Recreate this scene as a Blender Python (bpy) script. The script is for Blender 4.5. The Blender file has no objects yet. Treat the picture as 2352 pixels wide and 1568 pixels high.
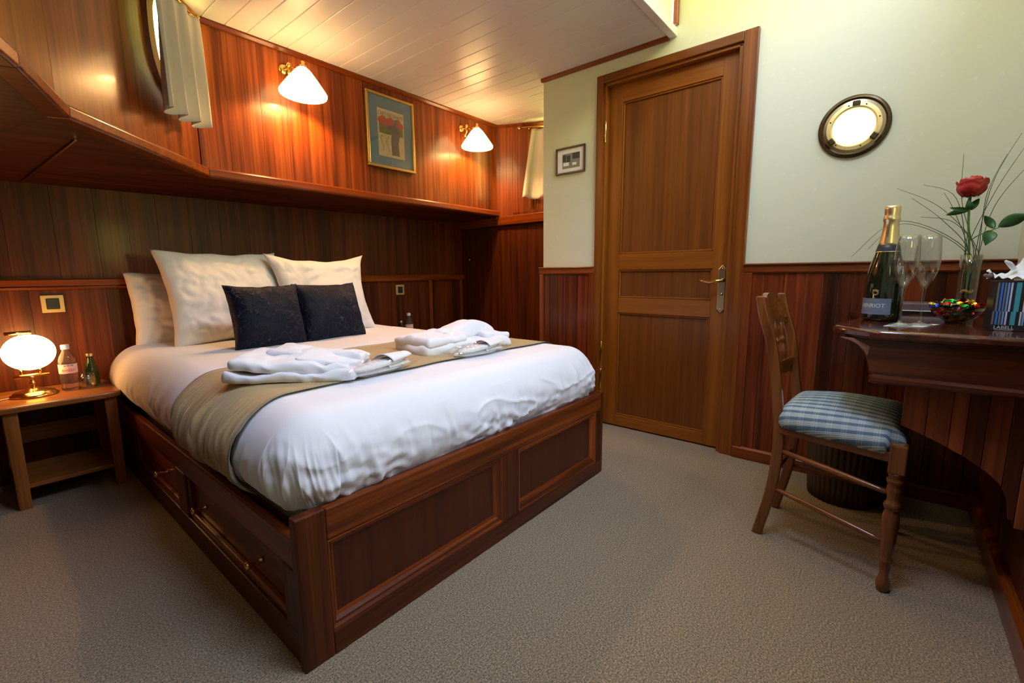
import bpy, bmesh, math, random
from mathutils import Vector, Matrix, noise
random.seed(11)
scene = bpy.context.scene
COL = scene.collection
PI = math.pi

# ------------------------------------------------------------------ camera, world, exposure
def make_camera():
    yaw, pitch, roll = math.radians(39.77), math.radians(8.556), math.radians(-0.516)
    fv = Vector((math.cos(yaw), math.sin(yaw), 0)); rt = Vector((math.sin(yaw), -math.cos(yaw), 0)); up = Vector((0, 0, 1))
    F = fv * math.cos(pitch) - up * math.sin(pitch); U = up * math.cos(pitch) + fv * math.sin(pitch)
    r2 = rt * math.cos(roll) + U * math.sin(roll); u2 = U * math.cos(roll) - rt * math.sin(roll)
    cd = bpy.data.cameras.new('camera'); cd.sensor_width = 36.0; cd.sensor_fit = 'HORIZONTAL'
    cd.lens = 1040.0 / 2352.0 * 36.0; cd.clip_start = 0.02; cd.clip_end = 100
    cam = bpy.data.objects.new('camera', cd); COL.objects.link(cam)
    m = Matrix.Identity(4)
    for i in range(3):
        m[i][0] = r2[i]; m[i][1] = u2[i]; m[i][2] = -F[i]
    m[2][3] = 0.95
    cam.matrix_world = m
    scene.camera = cam
make_camera()
vs = scene.view_settings
vs.view_transform = 'Standard'; vs.look = 'None'; vs.gamma = 1.0; vs.use_curve_mapping = False; vs.exposure = 0.20
scene.cycles.use_denoising = True
scene.cycles.max_bounces = 6; scene.cycles.diffuse_bounces = 3; scene.cycles.glossy_bounces = 3
scene.cycles.transmission_bounces = 8; scene.cycles.transparent_max_bounces = 16
scene.cycles.use_adaptive_sampling = True; scene.cycles.adaptive_threshold = 0.05
scene.cycles.sample_clamp_indirect = 4.0
scene.cycles.caustics_reflective = False; scene.cycles.caustics_refractive = False

SKY_STRENGTH = 42.0
def make_world():
    w = bpy.data.worlds.new('daylight'); scene.world = w; w.use_nodes = True
    nt = w.node_tree; nt.nodes.clear()
    out = nt.nodes.new('ShaderNodeOutputWorld'); bg = nt.nodes.new('ShaderNodeBackground')
    tc = nt.nodes.new('ShaderNodeTexCoord'); sp = nt.nodes.new('ShaderNodeSeparateXYZ')
    mr = nt.nodes.new('ShaderNodeMapRange'); rp = nt.nodes.new('ShaderNodeValToRGB')
    mr.inputs['From Min'].default_value = -1; mr.inputs['From Max'].default_value = 1
    el = rp.color_ramp.elements
    el[0].position = 0.0; el[0].color = (0.45, 0.43, 0.10, 1)      # sunlit grass bank below the horizon
    el[1].position = 1.0; el[1].color = (0.53, 0.67, 1.0, 1)       # clear sky overhead
    for pos, c in ((0.48, (0.54, 0.52, 0.11, 1)), (0.68, (0.48, 0.45, 0.10, 1)), (0.80, (0.58, 0.70, 1.0, 1))):
        e = el.new(pos); e.color = c
    nt.links.new(tc.outputs['Generated'], sp.inputs[0]); nt.links.new(sp.outputs['Z'], mr.inputs['Value'])
    nt.links.new(mr.outputs[0], rp.inputs[0]); nt.links.new(rp.outputs[0], bg.inputs[0])
    bg.inputs[1].default_value = SKY_STRENGTH
    nt.links.new(bg.outputs[0], out.inputs[0])
make_world()

def portal(name, loc, rot, sx, sy):
    l = bpy.data.lights.new(name, 'AREA'); l.shape = 'RECTANGLE'; l.size = sx; l.size_y = sy
    l.cycles.is_portal = True
    o = bpy.data.objects.new(name, l); COL.objects.link(o); o.location = loc; o.rotation_euler = rot
# window in the desk wall beside the camera, skylight in the raised roof, window behind the camera
YR = -0.345          # desk-side wall face
portal('window_daylight', (1.10, YR - 0.10, 1.31), (-PI / 2, 0, PI), 0.34, 0.44)
portal('skylight_daylight', (0.75, 0.35, 3.16), (0, 0, 0), 0.70, 0.60)
portal('clerestory_daylight', (1.59, YR - 0.10, 2.82), (-PI / 2, 0, PI), 1.46, 0.54)

# ------------------------------------------------------------------ materials
def new_mat(name):
    m = bpy.data.materials.new(name); m.use_nodes = True
    nt = m.node_tree; b = nt.nodes['Principled BSDF']
    return m, nt, b
def N(nt, t, **kw):
    n = nt.nodes.new(t)
    for k, v in kw.items(): setattr(n, k, v)
    return n
def simple(name, col, rough=0.5, metal=0.0, **kw):
    m, nt, b = new_mat(name)
    b.inputs['Base Color'].default_value = (*col, 1); b.inputs['Roughness'].default_value = rough
    b.inputs['Metallic'].default_value = metal
    for k, v in kw.items(): b.inputs[k].default_value = v
    return m
def coords(nt, scale=(1, 1, 1), rnd=True):
    tc = N(nt, 'ShaderNodeTexCoord'); mp = N(nt, 'ShaderNodeMapping')
    mp.inputs['Scale'].default_value = scale
    if rnd:
        oi = N(nt, 'ShaderNodeObjectInfo'); mu = N(nt, 'ShaderNodeVectorMath', operation='SCALE')
        cb = N(nt, 'ShaderNodeCombineXYZ')
        for i in range(3): nt.links.new(oi.outputs['Random'], cb.inputs[i])
        mu.inputs['Scale'].default_value = 17.3
        nt.links.new(cb.outputs[0], mu.inputs[0])
        ad = N(nt, 'ShaderNodeVectorMath', operation='ADD')
        nt.links.new(tc.outputs['Object'], ad.inputs[0]); nt.links.new(mu.outputs[0], ad.inputs[1])
        nt.links.new(ad.outputs[0], mp.inputs[0])
    else:
        nt.links.new(tc.outputs['Object'], mp.inputs[0])
    return mp.outputs[0]
def ramp(nt, fac, stops):
    r = N(nt, 'ShaderNodeValToRGB'); el = r.color_ramp.elements
    el[0].position, el[0].color = stops[0][0], (*stops[0][1], 1)
    el[1].position, el[1].color = stops[-1][0], (*stops[-1][1], 1)
    for p, c in stops[1:-1]:
        e = el.new(p); e.color = (*c, 1)
    nt.links.new(fac, r.inputs[0]); return r.outputs[0]
def wood(name, axis, dark, mid, light, rough=0.34, coat=0.12, vary=0.5, fine=1.0, rnd=True):
    m, nt, b = new_mat(name)
    kg = 0.95 if 'door' in name or 'honey' in name or 'chair' in name else 0.82
    dark, mid, light = [(c[0], c[1] * kg, c[2]) for c in (dark, mid, light)]
    s = {'x': (1.1, 34, 34), 'y': (34, 1.1, 34), 'z': (34, 34, 1.1)}[axis]
    v = coords(nt, s, rnd)
    n1 = N(nt, 'ShaderNodeTexNoise'); n1.inputs['Scale'].default_value = 1.0; n1.inputs['Detail'].default_value = 3; n1.inputs['Roughness'].default_value = 0.6
    nt.links.new(v, n1.inputs['Vector'])
    s2 = {'x': (1.6, 150, 150), 'y': (150, 1.6, 150), 'z': (150, 150, 1.6)}[axis]
    v2 = coords(nt, s2, rnd)
    n2 = N(nt, 'ShaderNodeTexNoise'); n2.inputs['Scale'].default_value = 1.0; n2.inputs['Detail'].default_value = 3
    nt.links.new(v2, n2.inputs['Vector'])
    c1 = ramp(nt, n1.outputs['Fac'], [(0.32, dark), (0.5, mid), (0.72, light)])
    c2 = ramp(nt, n2.outputs['Fac'], [(0.30, (0.45, 0.40, 0.36)), (0.52, (1, 1, 1))])
    mx = N(nt, 'ShaderNodeMix', data_type='RGBA', blend_type='MULTIPLY'); mx.inputs[0].default_value = 0.75 * fine
    nt.links.new(c1, mx.inputs[6]); nt.links.new(c2, mx.inputs[7])
    hs = N(nt, 'ShaderNodeHueSaturation'); oi = N(nt, 'ShaderNodeObjectInfo'); mr = N(nt, 'ShaderNodeMapRange')
    mr.inputs['To Min'].default_value = 1 - vary * 0.55; mr.inputs['To Max'].default_value = 1 + vary * 0.75
    nt.links.new(oi.outputs['Random'], mr.inputs['Value']); nt.links.new(mr.outputs[0], hs.inputs['Value'])
    nt.links.new(mx.outputs[2], hs.inputs['Color']); nt.links.new(hs.outputs[0], b.inputs['Base Color'])
    b.inputs['Roughness'].default_value = rough; b.inputs['Coat Weight'].default_value = coat; b.inputs['Coat Roughness'].default_value = 0.12
    b.inputs['Specular IOR Level'].default_value = 0.3
    bp = N(nt, 'ShaderNodeBump'); bp.inputs['Strength'].default_value = 0.06; bp.inputs['Distance'].default_value = 0.002
    nt.links.new(n2.outputs['Fac'], bp.inputs['Height']); nt.links.new(bp.outputs[0], b.inputs['Normal'])
    return m
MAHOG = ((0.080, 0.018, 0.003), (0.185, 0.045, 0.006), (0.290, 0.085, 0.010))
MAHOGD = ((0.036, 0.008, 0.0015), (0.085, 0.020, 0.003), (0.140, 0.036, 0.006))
DOORC = ((0.190, 0.054, 0.005), (0.250, 0.076, 0.006), (0.310, 0.100, 0.010))
OAKC = ((0.17, 0.058, 0.010), (0.26, 0.095, 0.018), (0.33, 0.13, 0.03))
M = {}
for ax in 'xyz':
    M['mahog_' + ax] = wood('mahogany_' + ax, ax, *MAHOG)
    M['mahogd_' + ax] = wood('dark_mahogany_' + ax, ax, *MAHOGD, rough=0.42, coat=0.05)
    M['casing_' + ax] = wood('casing_door_wood_' + ax, ax, (0.13, 0.035, 0.004), (0.19, 0.054, 0.006), (0.26, 0.080, 0.009), vary=0.12, fine=0.5, rough=0.3, coat=0.2)
    M['door_' + ax] = wood('door_wood_' + ax, ax, *DOORC, vary=0.12, fine=0.35, rough=0.33)
    M['trim_' + ax] = wood('trim_wood_' + ax, ax, (0.11, 0.024, 0.003), (0.19, 0.046, 0.005), (0.26, 0.07, 0.008), vary=0.15, fine=0.5, rough=0.28, coat=0.25)
M['door_panel'] = wood('door_panel_veneer', 'z', (0.120, 0.036, 0.005), (0.158, 0.048, 0.006), (0.200, 0.064, 0.009), vary=0.08, fine=0.35, rough=0.36)
M['veneer'] = wood('veneer_boards', 'z', (0.10, 0.022, 0.003), (0.21, 0.052, 0.006), (0.32, 0.095, 0.011), vary=0.35, rough=0.3)
M['plank'] = wood('wainscot_planks', 'z', (0.055, 0.010, 0.003), (0.125, 0.026, 0.005), (0.20, 0.048, 0.008), vary=1.0, fine=0.7, rough=0.25)
M['bracket_plank'] = wood('bracket_planks', 'z', (0.12, 0.030, 0.009), (0.19, 0.052, 0.014), (0.28, 0.090, 0.022), vary=1.1, fine=0.6, rough=0.3)
M['oak_x'] = wood('honey_wood_x', 'x', *OAKC, vary=0.1, fine=0.5, rough=0.3)
M['oak_z'] = wood('honey_wood_z', 'z', *OAKC, vary=0.1, fine=0.5, rough=0.3)
CHAIRC = ((0.115, 0.034, 0.008), (0.175, 0.056, 0.012), (0.24, 0.082, 0.018))
M['chair_z'] = wood('chair_wood_z', 'z', *CHAIRC, vary=0.1, fine=0.5, rough=0.22, coat=0.5)
M['chair_y'] = wood('chair_wood_y', 'y', *CHAIRC, vary=0.1, fine=0.5, rough=0.22, coat=0.5)
M['chair_x'] = wood('chair_wood_x', 'x', *CHAIRC, vary=0.1, fine=0.5, rough=0.22, coat=0.5)
M['desk_x'] = wood('desk_wood_x', 'x', (0.045, 0.010, 0.005), (0.085, 0.020, 0.008), (0.13, 0.032, 0.012), vary=0.1, fine=0.5, rough=0.16, coat=0.7)
M['desk_y'] = wood('desk_wood_y', 'y', (0.06, 0.015, 0.006), (0.12, 0.032, 0.010), (0.19, 0.055, 0.016), vary=0.1, fine=0.6, rough=0.2, coat=0.5)
M['bracket_tan'] = wood('tan_lit_cove', 'y', (0.22, 0.12, 0.06), (0.30, 0.17, 0.09), (0.36, 0.22, 0.12), vary=0.1, fine=0.4)
M['panel_veneer'] = wood('plain_panel_veneer', 'z', (0.050, 0.011, 0.002), (0.070, 0.016, 0.003), (0.092, 0.022, 0.004), vary=0.05, fine=0.25, rough=0.4)
M['white_paint'] = simple('white_paint', (0.76, 0.71, 0.75), 0.32)
M['brass'] = simple('polished_brass', (0.80, 0.52, 0.17), 0.16, 1.0)
M['brass_old'] = simple('aged_brass', (0.42, 0.33, 0.20), 0.28, 1.0)
M['switch_brass'] = simple('brushed_brass_plate', (0.56, 0.42, 0.20), 0.4, 0.45)
M['lit_brass'] = simple('lit_brass_ring', (0.95, 0.74, 0.32), 0.4, 0.7)  # paler copy of the brass; the porthole's glow put into its colour
M['bronze'] = simple('dark_bronze', (0.10, 0.075, 0.045), 0.35, 1.0)
M['dark'] = simple('dark_gap', (0.012, 0.007, 0.005), 0.7)
M['black_plastic'] = simple('black_plastic', (0.02, 0.02, 0.022), 0.35)
M['glass'] = simple('clear_glass', (1, 1, 1), 0.0, 0.0, **{'Transmission Weight': 1.0, 'IOR': 1.45})
M['green_glass'] = simple('green_glass', (0.10, 0.42, 0.12), 0.03, 0.0, **{'Transmission Weight': 0.95, 'IOR': 1.45})
M['water'] = simple('water_bottle_plastic', (0.93, 0.93, 0.97), 0.04, 0.0, **{'Transmission Weight': 0.96, 'IOR': 1.30})
M['champagne_glass'] = simple('dark_green_bottle_glass', (0.010, 0.016, 0.008), 0.06, 0.0, **{'Coat Weight': 0.6})
M['foil'] = simple('gold_foil', (0.88, 0.76, 0.48), 0.30, 1.0)
M['navy_foil'] = simple('navy_collar', (0.015, 0.018, 0.04), 0.4)
M['label_blue'] = simple('slate_blue_label', (0.16, 0.22, 0.36), 0.5)
M['white_print'] = simple('white_print', (0.85, 0.85, 0.85), 0.6)
M['gold_print'] = simple('gold_print', (0.55, 0.42, 0.14), 0.4, 0.6)
M['dark_print'] = simple('dark_print', (0.10, 0.08, 0.07), 0.6)
M['pink_print'] = simple('pink_label', (0.80, 0.50, 0.50), 0.5)
M['red_print'] = simple('red_print', (0.70, 0.06, 0.06), 0.5)
M['white_cap'] = simple('pale_blue_cap', (0.62, 0.66, 0.78), 0.4)
M['paper'] = simple('paper_napkin', (0.75, 0.76, 0.78), 0.8)
M['stem_green'] = simple('stem_green', (0.10, 0.22, 0.04), 0.5)
M['leaf_green'] = simple('leaf_green', (0.035, 0.12, 0.030), 0.42)
M['blade_green'] = simple('blade_green', (0.05, 0.09, 0.035), 0.5)
M['charcoal'] = simple('charcoal_cover', (0.14, 0.10, 0.11), 0.4)
M['cable'] = simple('clear_cable', (0.55, 0.45, 0.30), 0.4)
M['mattress'] = simple('green_mattress_ticking', (0.16, 0.20, 0.10), 0.8)

def cloth(name, col, rough=0.85, bump=0.15, scale=350, sheen=0.15):
    m, nt, b = new_mat(name)
    b.inputs['Base Color'].default_value = (*col, 1); b.inputs['Roughness'].default_value = rough
    b.inputs['Sheen Weight'].default_value = sheen
    v = coords(nt); n = N(nt, 'ShaderNodeTexNoise'); n.inputs['Scale'].default_value = scale; n.inputs['Detail'].default_value = 2
    nt.links.new(v, n.inputs['Vector'])
    bp = N(nt, 'ShaderNodeBump'); bp.inputs['Strength'].default_value = bump; bp.inputs['Distance'].default_value = 0.002
    nt.links.new(n.outputs['Fac'], bp.inputs['Height']); nt.links.new(bp.outputs[0], b.inputs['Normal'])
    return m
M['linen'] = cloth('white_bed_linen', (0.83, 0.82, 0.90), bump=0.05)
M['pillow'] = cloth('white_pillow_cotton', (0.78, 0.75, 0.74), bump=0.05)
M['terry'] = cloth('white_terry', (0.84, 0.84, 0.92), bump=0.30, scale=800, sheen=0.3)
M['curtain'] = cloth('pale_curtain', (0.66, 0.66, 0.60), bump=0.1)
M['tissue'] = simple('white_tissue', (0.80, 0.82, 0.86), 0.9)
M['slipper'] = simple('white_slipper', (0.78, 0.78, 0.82), 0.8)
def facing_fac(nt, gain, base, power):
    lw = N(nt, 'ShaderNodeLayerWeight'); lw.inputs['Blend'].default_value = 0.5
    pw = N(nt, 'ShaderNodeMath', operation='POWER'); pw.inputs[1].default_value = power; nt.links.new(lw.outputs['Facing'], pw.inputs[0])
    ma = N(nt, 'ShaderNodeMath', operation='MULTIPLY_ADD'); ma.inputs[1].default_value = gain; ma.inputs[2].default_value = base; nt.links.new(pw.outputs[0], ma.inputs[0])
    return ma.outputs[0]
def mat_wrap():
    m, nt, b = new_mat('clear_plastic_wrap')
    out = nt.nodes['Material Output']
    tr = N(nt, 'ShaderNodeBsdfTransparent'); gl = N(nt, 'ShaderNodeBsdfGlossy'); gl.inputs['Roughness'].default_value = 0.08
    ms = N(nt, 'ShaderNodeMixShader'); nt.links.new(facing_fac(nt, 0.45, 0.05, 3.0), ms.inputs[0]); nt.links.new(tr.outputs[0], ms.inputs[1]); nt.links.new(gl.outputs[0], ms.inputs[2])
    nt.links.new(ms.outputs[0], out.inputs[0]); return m
M['wrap'] = mat_wrap()
def mat_thin():
    m, nt, b = new_mat('thin_clear_glass'); out = nt.nodes['Material Output']
    tr = N(nt, 'ShaderNodeBsdfTransparent'); tr.inputs[0].default_value = (0.94, 0.95, 0.95, 1); gl = N(nt, 'ShaderNodeBsdfGlossy'); gl.inputs['Roughness'].default_value = 0.02
    ms = N(nt, 'ShaderNodeMixShader'); nt.links.new(facing_fac(nt, 0.9, 0.09, 2.6), ms.inputs[0]); nt.links.new(tr.outputs[0], ms.inputs[1]); nt.links.new(gl.outputs[0], ms.inputs[2])
    nt.links.new(ms.outputs[0], out.inputs[0]); return m
M['thin_glass'] = mat_thin()
def mat_pane():
    m, nt, b = new_mat('window_pane_glass')
    out = nt.nodes['Material Output']
    tr = N(nt, 'ShaderNodeBsdfTransparent'); gl = N(nt, 'ShaderNodeBsdfGlossy'); gl.inputs['Roughness'].default_value = 0.0
    ms = N(nt, 'ShaderNodeMixShader'); ms.inputs[0].default_value = 0.06
    nt.links.new(tr.outputs[0], ms.inputs[1]); nt.links.new(gl.outputs[0], ms.inputs[2]); nt.links.new(ms.outputs[0], out.inputs[0]); return m
M['pane'] = mat_pane()
def emit(name, col, st, base=(0.8, 0.8, 0.8)):
    m, nt, b = new_mat(name)
    b.inputs['Base Color'].default_value = (*base, 1); b.inputs['Emission Color'].default_value = (*col, 1); b.inputs['Emission Strength'].default_value = st
    b.inputs['Roughness'].default_value = 0.3
    return m
M['opal_wall'] = emit('lit_opal_wall_shade', (1.0, 0.58, 0.22), 13.0)
M['opal_table'] = emit('lit_opal_table_shade', (1.0, 0.48, 0.14), 22.0)

def mat_wallpaper():
    m, nt, b = new_mat('cream_wallpaper')
    v = coords(nt, (1, 1, 1), False)
    vo = N(nt, 'ShaderNodeTexVoronoi'); vo.inputs['Scale'].default_value = 24; vo.inputs['Randomness'].default_value = 0.55
    nt.links.new(v, vo.inputs['Vector'])
    c = ramp(nt, vo.outputs['Distance'], [(0.0, (0.74, 0.75, 0.61)), (0.12, (0.72, 0.73, 0.58)), (0.22, (0.69, 0.70, 0.53))])
    nt.links.new(c, b.inputs['Base Color']); b.inputs['Roughness'].default_value = 0.6
    n = N(nt, 'ShaderNodeTexNoise'); n.inputs['Scale'].default_value = 160; nt.links.new(v, n.inputs['Vector'])
    bp = N(nt, 'ShaderNodeBump'); bp.inputs['Strength'].default_value = 0.08; bp.inputs['Distance'].default_value = 0.002
    nt.links.new(n.outputs['Fac'], bp.inputs['Height']); nt.links.new(bp.outputs[0], b.inputs['Normal'])
    return m
M['wallpaper'] = mat_wallpaper()
def mat_carpet():
    m, nt, b = new_mat('speckled_wool_carpet')
    v = coords(nt, (1, 1, 1), False)
    n = N(nt, 'ShaderNodeTexNoise'); n.inputs['Scale'].default_value = 210; n.inputs['Detail'].default_value = 2; n.inputs['Roughness'].default_value = 0.7
    nt.links.new(v, n.inputs['Vector'])
    c = ramp(nt, n.outputs['Fac'], [(0.32, (0.09, 0.062, 0.036)), (0.5, (0.225, 0.168, 0.108)), (0.68, (0.44, 0.34, 0.24))])
    nt.links.new(c, b.inputs['Base Color']); b.inputs['Roughness'].default_value = 0.95; b.inputs['Sheen Weight'].default_value = 0.2
    bp = N(nt, 'ShaderNodeBump'); bp.inputs['Strength'].default_value = 0.5; bp.inputs['Distance'].default_value = 0.004
    nt.links.new(n.outputs['Fac'], bp.inputs['Height']); nt.links.new(bp.outputs[0], b.inputs['Normal'])
    return m
M['carpet'] = mat_carpet()
def mat_runner():
    m, nt, b = new_mat('tan_runner_weave')
    v = coords(nt, (3, 60, 60), False); n = N(nt, 'ShaderNodeTexNoise'); n.inputs['Scale'].default_value = 4; nt.links.new(v, n.inputs['Vector'])
    c = ramp(nt, n.outputs['Fac'], [(0.3, (0.37, 0.245, 0.105)), (0.7, (0.45, 0.305, 0.140))])
    nt.links.new(c, b.inputs['Base Color']); b.inputs['Roughness'].default_value = 0.7; b.inputs['Sheen Weight'].default_value = 0.3
    return m
M['runner'] = mat_runner()
M['runner_hem'] = simple('grey_green_hem', (0.30, 0.28, 0.20), 0.75)
def mat_velvet():
    m, nt, b = new_mat('navy_embroidered_velvet')
    v = coords(nt, (1, 1, 1)); wn = N(nt, 'ShaderNodeTexNoise'); wn.inputs['Scale'].default_value = 34; wn.inputs['Detail'].default_value = 0.5
    nt.links.new(v, wn.inputs['Vector'])
    # squiggle lines: narrow band around a noise contour
    sb = N(nt, 'ShaderNodeMath', operation='SUBTRACT'); sb.inputs[1].default_value = 0.5; nt.links.new(wn.outputs['Fac'], sb.inputs[0])
    ab = N(nt, 'ShaderNodeMath', operation='ABSOLUTE'); nt.links.new(sb.outputs[0], ab.inputs[0])
    c = ramp(nt, ab.outputs[0], [(0.0, (0.060, 0.070, 0.110)), (0.008, (0.028, 0.034, 0.062)), (0.020, (0.0035, 0.0048, 0.015))])
    nt.links.new(c, b.inputs['Base Color']); b.inputs['Roughness'].default_value = 0.6; b.inputs['Specular IOR Level'].default_value = 0.18; b.inputs['Sheen Weight'].default_value = 0.07
    b.inputs['Sheen Tint'].default_value = (0.4, 0.5, 0.9, 1)
    r2 = ramp(nt, ab.outputs[0], [(0.0, (1, 1, 1)), (0.035, (0, 0, 0))])
    bp = N(nt, 'ShaderNodeBump'); bp.inputs['Strength'].default_value = 0.9; bp.inputs['Distance'].default_value = 0.004
    nt.links.new(r2, bp.inputs['Height']); nt.links.new(bp.outputs[0], b.inputs['Normal'])
    return m
M['velvet'] = mat_velvet()
def mat_plaid():
    m, nt, b = new_mat('blue_check_fabric')
    tc = N(nt, 'ShaderNodeTexCoord'); sp = N(nt, 'ShaderNodeSeparateXYZ'); nt.links.new(tc.outputs['Object'], sp.inputs[0])
    def stripes(sock, period, stops):
        mu = N(nt, 'ShaderNodeMath', operation='DIVIDE'); mu.inputs[1].default_value = period; nt.links.new(sock, mu.inputs[0])
        fr = N(nt, 'ShaderNodeMath', operation='FRACT'); nt.links.new(mu.outputs[0], fr.inputs[0])
        r = N(nt, 'ShaderNodeValToRGB'); r.color_ramp.interpolation = 'CONSTANT'; el = r.color_ramp.elements
        el[0].position = 0; el[0].color = (stops[0][1],) * 3 + (1,); el[1].position = stops[1][0]; el[1].color = (stops[1][1],) * 3 + (1,)
        for p, c in stops[2:]:
            e = el.new(p); e.color = (c,) * 3 + (1,)
        nt.links.new(fr.outputs[0], r.inputs[0]); return r.outputs[0]
    st = [(0, 0.0), (0.42, 0.8), (0.50, 0.35), (0.58, 0.9), (0.66, 0.35), (0.76, 0.9), (0.84, 0.35), (0.92, 0.7)]
    dz = N(nt, 'ShaderNodeMath', operation='MULTIPLY_ADD'); dz.inputs[1].default_value = -1.0    # x - z so the stripes carry on down the sides
    nt.links.new(sp.outputs['Z'], dz.inputs[0]); nt.links.new(sp.outputs['X'], dz.inputs[2])
    a = stripes(dz.outputs[0], 0.034, st); c = stripes(sp.outputs['Y'], 0.040, [(0, 0.0), (0.5, 0.5), (0.56, 0.1), (0.64, 0.6), (0.70, 0.1), (0.80, 0.5), (0.88, 0.0)])
    mx = N(nt, 'ShaderNodeMix', data_type='RGBA', blend_type='ADD'); mx.inputs[0].default_value = 0.38
    nt.links.new(a, mx.inputs[6]); nt.links.new(c, mx.inputs[7])
    col = ramp(nt, mx.outputs[2], [(0.0, (0.095, 0.155, 0.235)), (0.45, (0.25, 0.34, 0.42)), (1.0, (0.62, 0.68, 0.62))])
    nt.links.new(col, b.inputs['Base Color']); b.inputs['Roughness'].default_value = 0.8
    return m
M['plaid'] = mat_plaid()
def mat_porthole():
    m, nt, b = new_mat('lit_porthole_glass')
    v = coords(nt, (1, 1, 1), False); n = N(nt, 'ShaderNodeTexNoise'); n.inputs['Scale'].default_value = 28; n.inputs['Detail'].default_value = 4
    nt.links.new(v, n.inputs['Vector'])
    c = ramp(nt, n.outputs['Fac'], [(0.33, (0.75, 0.85, 0.45)), (0.5, (1.0, 0.98, 0.70)), (0.6, (1, 1, 0.88))])
    nt.links.new(c, b.inputs['Emission Color']); b.inputs['Emission Strength'].default_value = 1.6; b.inputs['Roughness'].default_value = 0.1
    return m
M['porthole_glass'] = mat_porthole()
M['poster_mat'] = simple('blue_picture_mount', (0.10, 0.20, 0.34), 0.7)
M['picture_gold'] = simple('gilt_frame', (0.62, 0.40, 0.13), 0.3, 0.9)
M['poster_paper'] = simple('poster_paper', (0.52, 0.46, 0.33), 0.7)
M['poster_red'] = simple('poster_red', (0.40, 0.055, 0.045), 0.7)
M['poster_green'] = simple('poster_green', (0.14, 0.16, 0.045), 0.7)
M['poster_violet'] = simple('poster_violet', (0.10, 0.085, 0.13), 0.7)
M['photo_dark'] = simple('photo_dark_grey', (0.06, 0.06, 0.055), 0.6)
M['photo_mid'] = simple('photo_mid_grey', (0.24, 0.24, 0.22), 0.6)
M['photo_frame'] = simple('dark_red_frame', (0.055, 0.022, 0.018), 0.3)
def mat_rose():
    m, nt, b = new_mat('red_orange_petal')
    v = coords(nt, (1, 1, 1)); n = N(nt, 'ShaderNodeTexNoise'); n.inputs['Scale'].default_value = 30; nt.links.new(v, n.inputs['Vector'])
    c = ramp(nt, n.outputs['Fac'], [(0.35, (0.36, 0.008, 0.015)), (0.55, (0.48, 0.03, 0.02)), (0.72, (0.75, 0.20, 0.06))])
    nt.links.new(c, b.inputs['Base Color']); b.inputs['Roughness'].default_value = 0.5; return m
M['petal'] = mat_rose()
M['wicker'] = simple('dark_wicker', (0.045, 0.025, 0.012), 0.6)

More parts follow.
